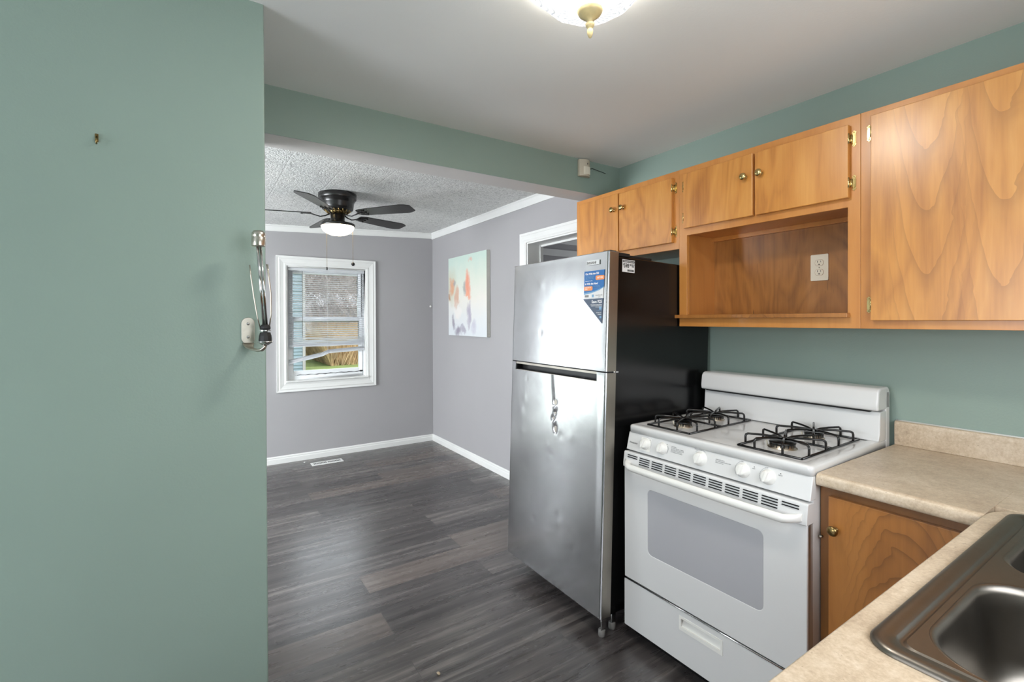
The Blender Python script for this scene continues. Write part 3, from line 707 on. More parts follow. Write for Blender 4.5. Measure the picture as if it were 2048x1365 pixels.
# ------------------------------------------------------------------ paper towel holder
def towel():
    t = empty('paper_towel_holder', (.121, 1.6424, 1.331), label='satin nickel wall paper towel holder with spring arms on the edge of the green wall', cat='paper towel holder')
    P = (.158, 1.55)
    g = G(); pl = rrect(.1035, .1385, 1.331, 1.411, .0165, 8); g.prism(pl, 1.6394, 1.6425, 'y'); g.obj('wall_plate', 'nickel', t, bevel=.0012)
    for zz in (1.352, 1.392):
        g = G(); g.lathe([(0, 1.6394), (.0045, 1.6392), (.004, 1.6370), (0, 1.6362)], (.121, 0, zz), 'y', 14); g.box(.1175, .1245, 1.6358, 1.6366, zz-.0006, zz+.0006); g.obj('screw', 'chrome', t)
    g = G(); n = 14; rings = []
    path = [(.121, 1.638, 1.334), (.121, 1.632, 1.327), (.123, 1.615, 1.321), (.130, 1.59, 1.317), (.140, 1.568, 1.315), (.150, 1.555, 1.317), (.156, 1.55, 1.324), (.158, 1.55, 1.334)]
    for i, p in enumerate(path):
        w = .0165-.009*min(1, i/4); th = .0018+.003*min(1, i/5)
        p = Vector(p); q = Vector(path[min(i+1, len(path)-1)])-Vector(path[max(i-1, 0)]); q.normalize(); sd = q.cross(Vector((0, 0, 1))); sd = (Vector((1, 0, 0)) if sd.length < .3 else sd.normalized()); 
        if sd.x < 0: sd = -sd
        nn = sd.cross(q).normalized()
        rings.append([p+sd*w*math.cos(2*PI*k/12)+nn*th*math.sin(2*PI*k/12) for k in range(12)])
    g.loft(rings); g.obj('arm', 'nickel', t)
    c = (P[0], P[1], 0)
    g = G(); g.lathe([(0, 1.330), (.008, 1.330), (.019, 1.338), (.0215, 1.3405), (.020, 1.3425), (0, 1.342)], c, seg=32); g.obj('base_cup', 'chrome', t)
    g = G(); g.lathe([(0, 1.3415), (.0175, 1.342), (.0175, 1.348), (.0165, 1.358), (.0135, 1.3675), (.006, 1.368), (.006, 1.371), (0, 1.371)], c, seg=10, smooth=False); plabel(g.obj('grip_cone', 'rubber', t), 'black ribbed plastic cone')
    g = G(); g.lathe([(0, 1.3705), (.0145, 1.3715), (.0145, 1.3745), (0, 1.3755)], c, seg=18, smooth=False)
    for k in range(12):
        a = 2*PI*k/12; g.lathe([(0, -.002), (.002, 0), (0, .002)], (P[0]+.0135*math.cos(a), P[1]+.0135*math.sin(a), 1.373), seg=6)
    g.obj('bead_ring', 'chrome', t)
    g = G(); g.lathe([(0, 1.375), (.0125, 1.3755), (.0145, 1.379), (.0135, 1.385), (.010, 1.390), (0, 1.3905)], c, seg=10, smooth=False); plabel(g.obj('collar', 'rubber', t), 'black faceted collar')
    top = (.1425, 1.55, 1.622)
    for dx in (-.0042, .0042):
        g = G(); g.tube([(P[0]+dx, P[1]+dx*.8, 1.388), (top[0]+dx, top[1]+dx*.8, top[2]+.004)], .0036, 12); g.obj('rod', 'chrome', t)
    g = G(); g.lathe([(0, 1.616), (.0175, 1.616), (.0180, 1.618), (.0180, 1.641), (.0172, 1.6425), (.0180, 1.6440), (.0176, 1.6540), (.013, 1.6600), (.005, 1.6618), (0, 1.6620)], (top[0], top[1], 0), seg=36); g.obj('top_cap', 'nickel', t)
    def arm(pts): g = G(); g.tube(pts, .0017, 8); g.obj('spring_arm', 'nickel', t)
    arm([(P[0]-.012, P[1], 1.376), (P[0]-.020, P[1]-.002, 1.41), (P[0]-.029, P[1]-.004, 1.47), (P[0]-.036, P[1]-.003, 1.53), (P[0]-.0385, P[1], 1.561)])
    arm([(P[0]+.010, P[1]-.004, 1.376), (P[0]+.014, P[1]-.006, 1.42), (P[0]+.014, P[1]-.006, 1.48), (P[0]+.009, P[1]-.003, 1.53), (P[0]+.004, P[1], 1.566)])
    arm([(P[0]+.011, P[1]+.006, 1.376), (P[0]+.017, P[1]+.010, 1.42), (P[0]+.017, P[1]+.012, 1.48), (P[0]+.012, P[1]+.010, 1.53), (P[0]+.008, P[1]+.006, 1.566)])
towel()

# ------------------------------------------------------------------ painting
t = empty('abstract_painting', (XR-.021, 4.224, 1.237), label='abstract canvas in cream, salmon and mauve on the grey dining wall', cat='painting')
g = G(); g.box(-.018, .019, -.403, .403, .001, .810); g.obj('canvas_edge', 'canvas', t, local=True, bevel=.002)
g = G(); g.box(-.0205, -.0178, -.404, .404, 0, .811); g.obj('painted_face', 'painting', t, local=True, bevel=.001)
g = G(); g.lathe([(0, 0), (.012, 0), (.012, -.006), (.007, -.012), (0, -.013)], (2.235, YB-.0, 1.555), 'y', 16)
tag(g.obj('wall_bumper', 'whiteplastic', origin=(2.235, YB-.005, 1.555)), 'tiny white round nub in the grey wall corner', 'bumper')

# ------------------------------------------------------------------ upper cabinets
XC = 1.991
def knob(parent, x, y, z, s=1.0, mat='brass'):
    g = G(); g.lathe([(0, 0), (.0085*s, 0), (.0085*s, -.002), (.005*s, -.004), (.0045*s, -.010), (.008*s, -.014), (.0145*s, -.017), (.0155*s, -.021), (.0135*s, -.0255), (.008*s, -.028), (0, -.029)], (x, y, z), 'x', 28)
    return g.obj('knob', mat, parent)
def hinge(parent, y, z, side, xf=XC):
    """side +1: the door lies towards +Y of the leaf"""
    g = G()
    pf = [(-.0045, -.019), (-.0075, -.021), (-.0055, -.0245), (-.0025, -.026), (0, -.0305), (.0025, -.026), (.0055, -.0245), (.0075, -.021), (.0045, -.019), (.0062, -.012), (.0062, .012), (.0045, .019), (.0075, .021), (.0055, .0245), (.0025, .026), (0, .0305), (-.0025, .026), (-.0055, .0245), (-.0075, .021), (-.0045, .019), (-.0062, .012), (-.0062, -.012)]
    g.prism([(y+a, z+b) for a, b in pf], xf-.0020, xf-.0002, 'x')
    g.prism([(y+a*.55, z+b*.62) for a, b in pf], xf-.0042, xf-.0019, 'x')
    for s in (-1, 1): g.lathe([(0, 0), (.0026, -.0002), (.002, -.0014), (0, -.0016)], (xf-.0020, y, z+s*.0225), 'x', 10)
    yk = y+side*.0075
    g.tube([(xf-.006, yk, z-.015), (xf-.006, yk, z+.015)], .0034, 10)
    g.box(xf-.014, xf-.004, min(yk, yk+side*.004), max(yk, yk+side*.004), z-.011, z+.011)
    g.tube([(xf-.017, yk+side*.004, z-.019), (xf-.017, yk+side*.004, z+.019)], .0034, 8)
    return g.obj('hinge', 'brass', parent)
def door(parent, y0, y1, z0, z1, mat='wood_door', xf=XC, th=.019):
    g = G(); g.box(xf-th-.001, xf-.001, y0, y1, z0, z1)
    o = bpy.data.objects.new('tmp', None)
    ob = None
    g.b.transform(Matrix.Translation((-(xf-th), -(y0+y1)/2, -(z0+z1)/2)))
    me = bpy.data.meshes.new('door'); bmesh.ops.recalc_face_normals(g.b, faces=g.b.faces); g.b.to_mesh(me); g.b.free()
    bpy.data.objects.remove(o)
    ob = bpy.data.objects.new('door', me); C.objects.link(ob); me.materials.append(M[mat]); ob.parent = parent
    ob.location = Vector((xf-th, (y0+y1)/2, (z0+z1)/2))-wm(parent).translation
    md = ob.modifiers.new('bevel', 'BEVEL'); md.width = .002; md.segments = 2
    return ob
ZT = 2.1385
# over the fridge
c1 = empty('wall_cabinet', (2.12, 1.91, 1.748), label='short two-door wood wall cabinet above the refrigerator', cat='cabinet')
g = G(); g.box(XC+.019, XR-.001, 1.5275, 2.2915, 1.748, ZT-.001); g.obj('carcass', 'wood_frame', c1)
g = G(); g.plate([(1.5265, 1.748), (2.2925, 1.748), (2.2925, ZT), (1.5265, ZT)], [[(1.566, 1.790), (2.252, 1.790), (2.252, 2.095), (1.566, 2.095)]], XC, XC+.019, lambda a, b, h: (h, a, b))
g.obj('face_frame', 'wood_frame', c1, bevel=.0012)
d = door(c1, 1.921, 2.257, 1.783, 2.110); knob(d, XC-.020, 1.954, 2.020)
d = door(c1, 1.556, 1.913, 1.783, 2.105); knob(d, XC-.020, 1.882, 2.020); hinge(d, 1.545, 2.0546, 1); hinge(d, 1.545, 1.8374, 1)
# middle with niche
c2 = empty('wall_cabinet', (2.12, 1.14, 1.3645), label='wood wall cabinet above the range with open niche and outlet', cat='cabinet')
y0, y1 = .7505, 1.5255
g = G()
g.box(XC+.019, XR-.001, y0+.001, y1-.001, 1.82, ZT-.001)
g.box(XC+.019, XR-.001, y1-.019, y1-.001, 1.366, 1.82); g.box(XC+.019, XR-.001, y0+.001, y0+.019, 1.366, 1.82)
g.box(XC+.019, XR-.012, y0+.019, y1-.019, 1.395, 1.413)
g.obj('carcass', 'wood_frame', c2)
g = G(); g.box(XR-.0115, XR-.001, y0+.019, y1-.019, 1.366, 1.82); plabel(g.obj('back_panel', 'wood_niche', c2), 'knotty dark-streaked back panel')
g = G(); g.box(XR-.03, XR-.0117, y0+.0195, y1-.0195, 1.800, 1.8198); g.obj('niche_cleat', 'wood_frame', c2)
g = G(); g.plate([(y0, 1.3645), (y1, 1.3645), (y1, ZT), (y0, ZT)], [[(.791, 1.413), (1.4815, 1.413), (1.4815, 1.809), (.791, 1.809)]], XC, XC+.019, lambda a, b, h: (h, a, b))
g.obj('face_frame', 'wood_frame', c2, bevel=.0012)
g = G(); g.prism([(1.965, 1.405), (1.990, 1.405), (1.990, 1.422), (1.965, 1.421)], .7825, 1.540, 'y'); g.box(1.9905, 2.248, .7915, 1.481, 1.4135, 1.4195); g.obj('shelf', 'wood_low', c2, bevel=.002)
d = door(c2, 1.1405, 1.4885, 1.842, 2.106); knob(d, XC-.020, 1.172, 2.012); hinge(d, 1.499, 2.0496, -1); hinge(d, 1.499, 1.8972, -1)
d = door(c2, .7815, 1.130, 1.841, 2.105); knob(d, XC-.020, 1.104, 2.012); hinge(d, .770, 2.0541, 1); hinge(d, .770, 1.8945, 1)
# right
c3 = empty('wall_cabinet', (2.12, .3, 1.3645), label='tall wood wall cabinet with large flat door above the beige counter', cat='cabinet')
g = G(); g.box(XC+.019, XR-.001, -.285, .7485, 1.372, ZT-.001); g.obj('carcass', 'wood_frame', c3)
g = G(); g.plate([(-.286, 1.3645), (.7498, 1.3645), (.7498, ZT), (-.286, ZT)], [[(-.24, 1.41), (.70, 1.41), (.70, 2.09), (-.24, 2.09)]], XC, XC+.019, lambda a, b, h: (h, a, b))
g.obj('face_frame', 'wood_frame', c3, bevel=.0012)
d = door(c3, .233, .7130, 1.394, 2.113, 'wood_cath'); hinge(d, .7235, 2.0578, -1); hinge(d, .7235, 1.4498, -1); knob(d, XC-.020, .265, 1.48)
d = door(c3, -.265, .226, 1.394, 2.113, 'wood_cath'); knob(d, XC-.020, .195, 1.48)

# outlet in the niche
t = empty('power_outlet', (XR-.0115, 1.0, 1.622), label='almond duplex power outlet on the back of the wooden niche', cat='outlet')
g = G(); g.prism(rrect(.9645, 1.0355, 1.565, 1.679, .004, 3), XR-.0165, XR-.0117, 'x'); g.obj('cover_plate', 'outlet', t, bevel=.0015)
for zz in (1.6425, 1.6015):
    g = G(); pts = [(1.0+.0165*math.cos(a), zz+max(-.0125, min(.0125, .0165*math.sin(a)))) for a in [2*PI*k/28 for k in range(28)]]
    g.prism(pts, XR-.0182, XR-.0160, 'x'); o = g.obj('receptacle', 'outlet', t)
    g = G(); g.box(XR-.0186, XR-.0178, 1.0055, 1.0073, zz+.001, zz+.009); g.box(XR-.0186, XR-.0178, .9928, .9945, zz+.0015, zz+.0085)
    g.lathe([(0, XR-.0186), (.0026, XR-.0186), (.0026, XR-.0178), (0, XR-.0178)], (0, 1.0, zz-.007), 'x', 12); g.obj('slot', 'slot', o)
    g = G(); a2 = [(1.0+.0175*math.cos(a), zz+max(-.0135, min(.0135, .0175*math.sin(a)))) for a in [2*PI*k/28 for k in range(28)]]
    g.plate(a2, [pts], XR-.0171, XR-.0164, lambda a, b, h: (h, a, b)); g.obj('receptacle_rim', 'wood_niche', o)
g = G(); g.lathe([(0, XR-.0176), (.0028, XR-.0174), (.003, XR-.0162), (0, XR-.0162)], (0, 1.0, 1.622), 'x', 12); g.obj('screw', 'nickel', t)

# ------------------------------------------------------------------ lower cabinets and counters
XF = 1.660
c4 = empty('base_cabinet', (1.95, .5, 0), label='wood base cabinet beside the white range under the beige counter', cat='cabinet')
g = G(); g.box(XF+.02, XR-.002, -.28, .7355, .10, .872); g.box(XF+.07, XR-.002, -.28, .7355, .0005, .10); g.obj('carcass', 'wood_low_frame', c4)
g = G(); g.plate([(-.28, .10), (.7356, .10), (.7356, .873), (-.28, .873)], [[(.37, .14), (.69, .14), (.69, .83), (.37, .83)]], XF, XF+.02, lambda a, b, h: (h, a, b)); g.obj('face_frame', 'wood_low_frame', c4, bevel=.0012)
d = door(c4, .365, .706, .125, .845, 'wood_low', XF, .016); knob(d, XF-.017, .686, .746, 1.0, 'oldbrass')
g = G(); g.tube([(XF-.001, .731, .706), (XF-.012, .731, .706)], .0035, 8); g.lathe([(0, -.014), (.005, -.013), (.005, -.010), (0, -.010)], (XF, .731, .706), 'x', 12); g.obj('screw_eye', 'nickel', c4)
c5 = empty('base_cabinet', (.7, 0, 0), label='wood sink base cabinet under the sink counter', cat='cabinet')
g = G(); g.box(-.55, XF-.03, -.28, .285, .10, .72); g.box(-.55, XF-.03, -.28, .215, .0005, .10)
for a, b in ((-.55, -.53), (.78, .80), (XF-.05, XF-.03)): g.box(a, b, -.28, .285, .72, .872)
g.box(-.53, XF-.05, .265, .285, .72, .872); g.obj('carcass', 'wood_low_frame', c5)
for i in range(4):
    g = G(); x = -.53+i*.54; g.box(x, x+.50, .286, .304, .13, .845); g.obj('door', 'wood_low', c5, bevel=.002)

YC1 = .7318
t = empty('countertop', (1.95, .5, .876), label='beige stone-look laminate countertop with backsplash right of the range', cat='countertop')
g = G()
prof = [(1.9, .876), (1.9, .914), (1.640, .914), (1.630, .9125), (1.6235, .9085), (1.6205, .902), (1.620, .888), (1.6215, .880), (1.626, .876)]
g.prism([(x, z) for x, z in prof], YC1, .3475, 'y'); g.box(1.9, XR-.002, -.27, YC1, .876, .914); g.box(1.72, 1.9, -.27, .3475, .876, .9135)
g.obj('worktop', 'laminate', t, bevel=.001)
g = G(); pr = [(2.241, .9142), (2.239, .99), (2.2405, 1.000), (2.246, 1.0055), (XR-.001, 1.0055), (XR-.001, .9142)]
g.prism(pr, YC1, -.27, 'y', smooth=False); g.obj('backsplash', 'laminate', t, bevel=.002)
g = G(); g.tube([(XR-.002, YC1, 1.0060), (XR-.002, .1, 1.0060), (XR-.002, -.27, 1.006)], .0035, 6); plabel(g.obj('caulk_bead', 'trim', t), 'white caulk line')
t = empty('countertop', (.7, 0, .876), label='beige laminate sink countertop in the bottom right foreground', cat='countertop')
hole = rrect(.850, 1.662, -.235, .292, .04, 5)
out = [(-.6, -.285), (1.718, -.285), (1.718, .287)]+[(1.618+.1*math.cos(a)*1.0, .2865+.0615*math.sin(a)) for a in [PI/2*i/8 for i in range(1, 9)]]+[(-.6, .348)]
g = G(); g.plate(out, [hole], .8765, .9145); g.obj('worktop', 'laminate', t, bevel=.004, bseg=3)

# sink
def sink():
    t = empty('kitchen_sink', (1.26, .03, .915), label='stainless double-bowl drop-in sink in the foreground counter', cat='sink')
    X0, X1, Y0, Y1 = .828, 1.686, -.26, .3125
    g = G(); rings = []
    for d, z in ((0, .9150), (.0005, .9185), (.004, .9222), (.010, .9232), (.028, .9220), (.0295, .9200), (.033, .9160), (.037, .9160), (.040, .9190)):
        rings.append([(x, y, z) for x, y in rrect(X0+d, X1-d, Y0+d, Y1-d, .042-d*.6, 8)])
    g.loft(rings, cap0=False, cap1=False)
    inner = rrect(X0+.04, X1-.04, Y0+.04, Y1-.04, .042-.024, 8)
    B = [(.872, 1.240, -.15, .264, .085), (1.288, 1.615, -.15, .262, .075)]
    bowls = [rrect(b[0], b[1], b[2], b[3], b[4], 10) for b in B]
    es = []
    for lp in [inner]+bowls:
        vs = [g.b.verts.new((x, y, .9190)) for x, y in lp]; es += [g.b.edges.new((vs[i], vs[(i+1) % len(vs)])) for i in range(len(vs))]
    bmesh.ops.triangle_fill(g.b, use_beauty=True, use_dissolve=False, edges=es)
    g.obj('deck', 'sink', t)
    for b in B:
        g = G(); rings = []
        for d, z in ((0, .9190), (.003, .9180), (.008, .914), (.011, .905), (.013, .88), (.020, .80), (.026, .775), (.04, .757), (.065, .749), (.10, .746)):
            rings.append([(x, y, z) for x, y in rrect(b[0]+d, b[1]-d, b[2]+d, b[3]-d, max(.02, b[4]-d*.45), 10)])
        g.loft(rings, cap0=False, cap1=True); o = g.obj('bowl', 'sink', t)
        sd = o.modifiers.new('solid', 'SOLIDIFY'); sd.thickness = .001
        cx, cy = (b[0]+b[1])/2, (b[2]+b[3])/2
        g = G(); g.lathe([(0, .7465), (.030, .7465), (.034, .748), (.044, .7505), (.055, .7495), (.056, .7465), (.0, .7462)], (cx, cy, 0), seg=36); g.lathe([(0, .7466), (.012, .7466), (.010, .754), (.004, .757), (0, .757)], (cx, cy, 0), seg=20)
        g.obj('drain', 'chrome', o)
sink()

# ------------------------------------------------------------------ range
def range_():
    R = empty('gas_range', (1.5566, 1.4841, 0), (0, 0, math.radians(1.11)), label='white four-burner gas range between the refrigerator and the counter', cat='range')
    w = .752
    def part(g, name, mat, par=R, bevel=.0, lab=None, bseg=2):
        o = g.obj(name, mat, par, bevel=bevel, local=True, bseg=bseg)
        if lab: plabel(o, lab)
        return o
    Y = lambda a: -a       # a = distance from the left side
    g = G(); g.box(.045, .615, Y(w-.004), Y(.004), .075, .900); part(g, 'body', 'white', bevel=.003)
    g = G(); g.box(.06, .60, Y(w-.015), Y(.015), .0, .075); part(g, 'plinth', 'black')
    # storage drawer
    dr = [(.0, .060), (.0, .262), (.004, .266), (.043, .266), (.043, .060)]
    RX0, RX1, RZ0, RZ1 = .290, .462, .193, .236
    g = G(); g.plate([(Y(0), .060), (Y(0), .263), (Y(w), .263), (Y(w), .060)], [[(Y(RX0), RZ0), (Y(RX1), RZ0), (Y(RX1), RZ1), (Y(RX0), RZ1)]], 0, .044, lambda a, b, h: (h, a, b))
    dw_ = part(g, 'drawer', 'white', bevel=.003)
    g = G(); g.plate([(Y(RX0-.006), RZ0-.006), (Y(RX0-.006), RZ1+.006), (Y(RX1+.006), RZ1+.006), (Y(RX1+.006), RZ0-.006)], [[(Y(RX0+.003), RZ0+.008), (Y(RX1-.003), RZ0+.008), (Y(RX1-.003), RZ1-.003), (Y(RX0+.003), RZ1-.003)]], -.002, .006, lambda a, b, h: (h, a, b))
    g.prism([(.030, RZ0), (.030, RZ1), (.026, RZ1), (.003, RZ0+.008), (.003, RZ0)], Y(RX0), Y(RX1), 'y') if False else None
    g.loft([[(.028, Y(a), RZ0), (.028, Y(a), RZ1), (.024, Y(a), RZ1), (.004, Y(a), RZ0+.010), (.004, Y(a), RZ0)] for a in (RX0, RX1)], smooth=False)
    part(g, 'recessed_pull', 'whiteplastic', dw_)
    # oven door
    WY0, WY1, WZ0_, WZ1_ = .130, .612, .418, .690
    g = G(); g.plate([(Y(.002), .272), (Y(.002), .758), (Y(w-.002), .758), (Y(w-.002), .272)], [[(Y(p[0]), p[1]) for p in rrect(WY0, WY1, WZ0_, WZ1_, .022)]], .0, .012, lambda a, b, h: (h, a, b))
    g.box(.012, .044, Y(w-.002), Y(.002), .272, .758)
    od = part(g, 'oven_door', 'white', bevel=.0035)
    g = G(); g.prism([(Y(p[0]), p[1]) for p in rrect(WY0-.0005, WY1+.0005, WZ0_-.0005, WZ1_+.0005, .022)], .0012, .013, 'x'); part(g, 'oven_window', 'ovenglass', od, bevel=.001, lab='grey tinted rounded window')
    g = G(); g.tube([(-.001, Y(.002), .268), (-.001, Y(w-.002), .268)], .0025, 6); part(g, 'door_lower_trim', 'chrome', od)
    # vent strip band and handle
    g = G(); n = 40
    sec = [(.044, .757), (.044, .822), (.006, .824), (.001, .820), (-.002, .80), (-.006, .775), (-.006, .757)]
    g.loft([[(x, Y(a), z) for x, z in sec] for a in (.0, w)], smooth=False); vs = part(g, 'vent_band', 'white', od, bevel=.003)
    g = G()
    yy = .022; ngrp = [2]+[4]*9+[2]; gw = .052; gap = (w-.05-11*gw)/10
    for i, cnt in enumerate(ngrp):
        a0 = .025+i*(gw+gap)
        for q in range(cnt):
            z = .8120-q*.0088; x = -.0015-(.820-z)*.16
            g.box(x-.0006, x+.004, Y(a0+gw), Y(a0), z-.0015, z+.0015)
    part(g, 'vent_slots', 'slot', od)
    g = G(); rings = []; n = 48
    for i in range(n+1):
        tt = i/n; a = .014+(w-.028)*tt; e = math.sin(PI*tt); endf = min(1, min(tt, 1-tt)/.05); bow = .010*e
        out = -.006-(.030*math.sin(endf*PI/2)+bow); h0 = .782-.010*endf; hh = .018+.002*endf
        r = []
        for k in range(14):
            q = 2*PI*k/14
            r.append((out/2-.003+(abs(out)/2+.002)*math.cos(q)*1.0 if False else (out+.004)+(.011)*math.cos(q) if endf > .99 else (out*.5)+(abs(out)*.5+.004)*math.cos(q), Y(a), h0+hh*.72*math.sin(q)-.002))
        rings.append(r)
    g.loft(rings); part(g, 'oven_handle', 'whiteplastic', od)
    # control panel (leans back slightly)
    g = G(); sec = [(.0155, .8295), (.0170, .833), (.036, .9035), (.055, .9035), (.055, .8295)]
    g.loft([[(x, Y(a), z) for x, z in sec] for a in (0, w)], smooth=False); cp = part(g, 'control_panel', 'white', bevel=.003)
    nrm = Vector((-(.9035-.833), 0, (.036-.017))).normalized(); upv = Vector((.019, 0, .0705)).normalized(); rt = Vector((0, -1, 0))
    def onpanel(a, z, off=0):
        x = .017+(z-.833)*.019/.0705; return Vector((x, Y(a), z))+nrm*off
    for a, sc in ((.098, 1.0), (.184, 1.0), (.360, 1.14), (.529, 1.05), (.617, 1.05)):
        o0 = onpanel(a, .869); mx = face_mx(o0, rt, upv)
        g = G(); g.T = mx; g.lathe([(0, -.0005), (.0245*sc, -.0005), (.0245*sc, .001), (.0200*sc, .006), (.0190*sc, .012), (.0170*sc, .0185), (.015*sc, .0195), (0, .0195)], seg=36)
        kb = part(g, 'knob', 'whiteplastic', cp)
        g = G(); g.T = mx @ Matrix.Rotation(math.radians(-14), 4, 'Z'); g.loft([[(x*sc, y*sc, zz) for x, y in rrect(-.0055, .0055, -.0185, .0185, .005, 4)] for zz in (.018,)]+[[(x*sc*.8, y*sc*.95, .027) for x, y in rrect(-.0055, .0055, -.0185, .0185, .005, 4)]], smooth=False)
        part(g, 'pointer', 'whiteplastic', kb, bevel=.001)
        # printed dial marks round the knob
        g = G(); g.T = mx
        for i in range(16):
            if a < .3: th = math.radians(-40+i*10) if a < .15 else math.radians(-30+i*4)
            elif a < .4: th = math.radians(60+i*5)
            else: th = math.radians(115+i*7)
            r_ = .0285*sc; x, y = r_*math.cos(th), r_*math.sin(th)
            g.box(x-.0009, x+.0009, y-.0009, y+.0009, .0002, .0005)
        part(g, 'dial_marks', 'greyink', cp)
    def print_text(txt, a, z, size, mat='greyink', align='LEFT', sx_=1.0, bold=0):
        return text_mesh('printed_text', txt, size, mat, cp, face_mx(onpanel(a, z, .0003), rt, upv), .0002, align, sx_, bold)
    print_text('Hotpoint', .012, .858, .0115, 'ink')
    print_text('OFF', .517, .895, .0052); print_text('OFF', .604, .895, .0052); print_text('BROIL  CLEAN', .330, .8975, .0050)
    print_text('CAUTION\nTo reduce the risk of tipping\nthe range must be secured by\nproperly installed bracket.\nSee installation instructions', .226, .884, .0052, sx_=.95)
    print_text('SURFACE LIGHT\nSet oven control knob to OFF\nwhen not in use', .422, .880, .0052, sx_=.95)
    for a in (.118, .205, .566, .655):
        g = G(); g.T = face_mx(onpanel(a, .889), rt, upv); g.lathe([(0, .0002), (.0016, .0002), (.0016, .0005), (0, .0005)], seg=12); part(g, 'burner_mark', 'ink', cp)
    print_text('REAR', .560, .882, .0042); print_text('FRONT', .648, .882, .0042)
    g = G(); g.prism([(Y(p[0]), p[1]) for p in rrect(.058, .140, .838, .897, .004, 3)], 0, .0003, 'x')
    g.b.clear(); g.T = face_mx(onpanel(.0, .8405), rt, upv); g.box(.072, .124, 0, .0545, -.0002, .00025); plabel(part(g, 'clear_sticker', 'whiteplastic', cp), 'glossy square sticker behind the left knob')
    # cooktop: shallow tray with rolled rim
    g = G(); rings = []; x0, x1 = .032, .640
    for d, z in ((.0, .9045), (.0, .928), (.0015, .932), (.005, .9350), (.012, .9358), (.034, .9352), (.046, .9312)):
        rings.append([(x, Y(a), z) for x, a in rrect(x0+d, x1-d, d, w-d, .016 if d < .02 else .02, 5)])
    g.loft(rings, cap0=True, cap1=True); part(g, 'cooktop', 'white')
    # backguard: lower riser and rounded upper box
    g = G(); sec = [(.575, .931), (.560, .936), (.572, .960), (.578, 1.046), (.640, 1.046), (.640, .931)]
    g.loft([[(x, Y(a), z) for x, z in sec] for a in (.012, w-.001)], smooth=False); g.box(.632, .668, Y(w), Y(.0), .895, 1.12)
    bg = part(g, 'backguard_riser', 'white', bevel=.004)
    g = G(); sec = [(.556, 1.050), (.553, 1.070), (.560, 1.118), (.570, 1.131), (.585, 1.136), (.655, 1.136), (.665, 1.130), (.668, 1.118), (.668, 1.050)]
    g.loft([[(x, Y(a), z) for x, z in sec] for a in (.004, w)], smooth=True); part(g, 'backguard', 'white', bevel=.008, bseg=4)
    g = G(); g.box(.562, .64, Y(w-.03), Y(.03), 1.044, 1.0515); part(g, 'backguard_shadow_gap', 'slot')
    # burners and grates
    for (bx, ba, s) in ((.205, .155, 1.0), (.45, .155, .92), (.205, .575, 1.2), (.45, .575, .92)):
        t = g = G(); c = (bx, Y(ba), 0)
        g.lathe([(0, .9312), (.040*s, .9312), (.040*s, .934), (.034*s, .936), (.033*s, .949), (.0, .949)], c, seg=36); bq = part(g, 'burner', 'alu')
        g = G(); g.lathe([(0, .949), (.036*s, .949), (.037*s, .951), (.035*s, .954), (.020*s, .956), (0, .9565)], c, seg=36); part(g, 'burner_cap', 'black', bq)
        g = G()
        for k in range(20):
            q = 2*PI*k/20; x, y = bx+.0335*s*math.cos(q), Y(ba)+.0335*s*math.sin(q); g.box(x-.0012, x+.0012, y-.0012, y+.0012, .9375, .9495)
        part(g, 'burner_ports', 'slot', bq)
        g = G(); g.tube([(bx-.01, Y(ba-.04*s), .9315), (bx-.012, Y(ba-.043*s), .950)], .0025, 8); part(g, 'igniter', 'outlet', bq)
    def grate(a0, a1):
        g = G(); r = .0042; zb, zt = .9350, .968
        X0, X1 = .098, .552
        for pts in ([(X0, a0), (X1, a0)], [(X1, a0), (X1, a1)], [(X1, a1), (X0, a1)], [(X0, a1), (X0, a0)], [((X0+X1)/2, a0), ((X0+X1)/2, a1)]):
            g.tube([(x, Y(a), zb) for x, a in pts], r, 8)
        am = (a0+a1)/2
        for cx in (X0+(X1-X0)*.25, X0+(X1-X0)*.75):
            c = (cx, Y(am), zt+.002)
            hx = (X1-X0)/4
            targets = []
            for sx_ in (-1, 1):
                for sa in (-1, 1):
                    ea = a0 if sa < 0 else a1
                    targets.append((cx+sx_*hx*.55, ea)); targets.append((cx+sx_*hx, am+sa*(a1-a0)*.22))
            for (tx, ta) in targets:
                dx, dy = tx-cx, Y(ta)-Y(am)
                g.tube([(cx+dx*.06, Y(am)+dy*.06, zt-.004), (cx+dx*.25, Y(am)+dy*.25, zt+.001), (cx+dx*.55, Y(am)+dy*.55, zt+.003), (cx+dx*.93, Y(am)+dy*.93, zt+.003), (cx+dx*.985, Y(am)+dy*.985, zt-.001), (tx, Y(ta), zt-.008), (tx, Y(ta), zb)], r, 8)
            g.lathe([(0, zt-.006), (.011, zt-.005), (.011, zt+.001), (0, zt+.002)], (cx, Y(am), 0), seg=12)
        return part(g, 'grate', 'iron')
    grate(.050, .262); grate(.468, .690)
range_()

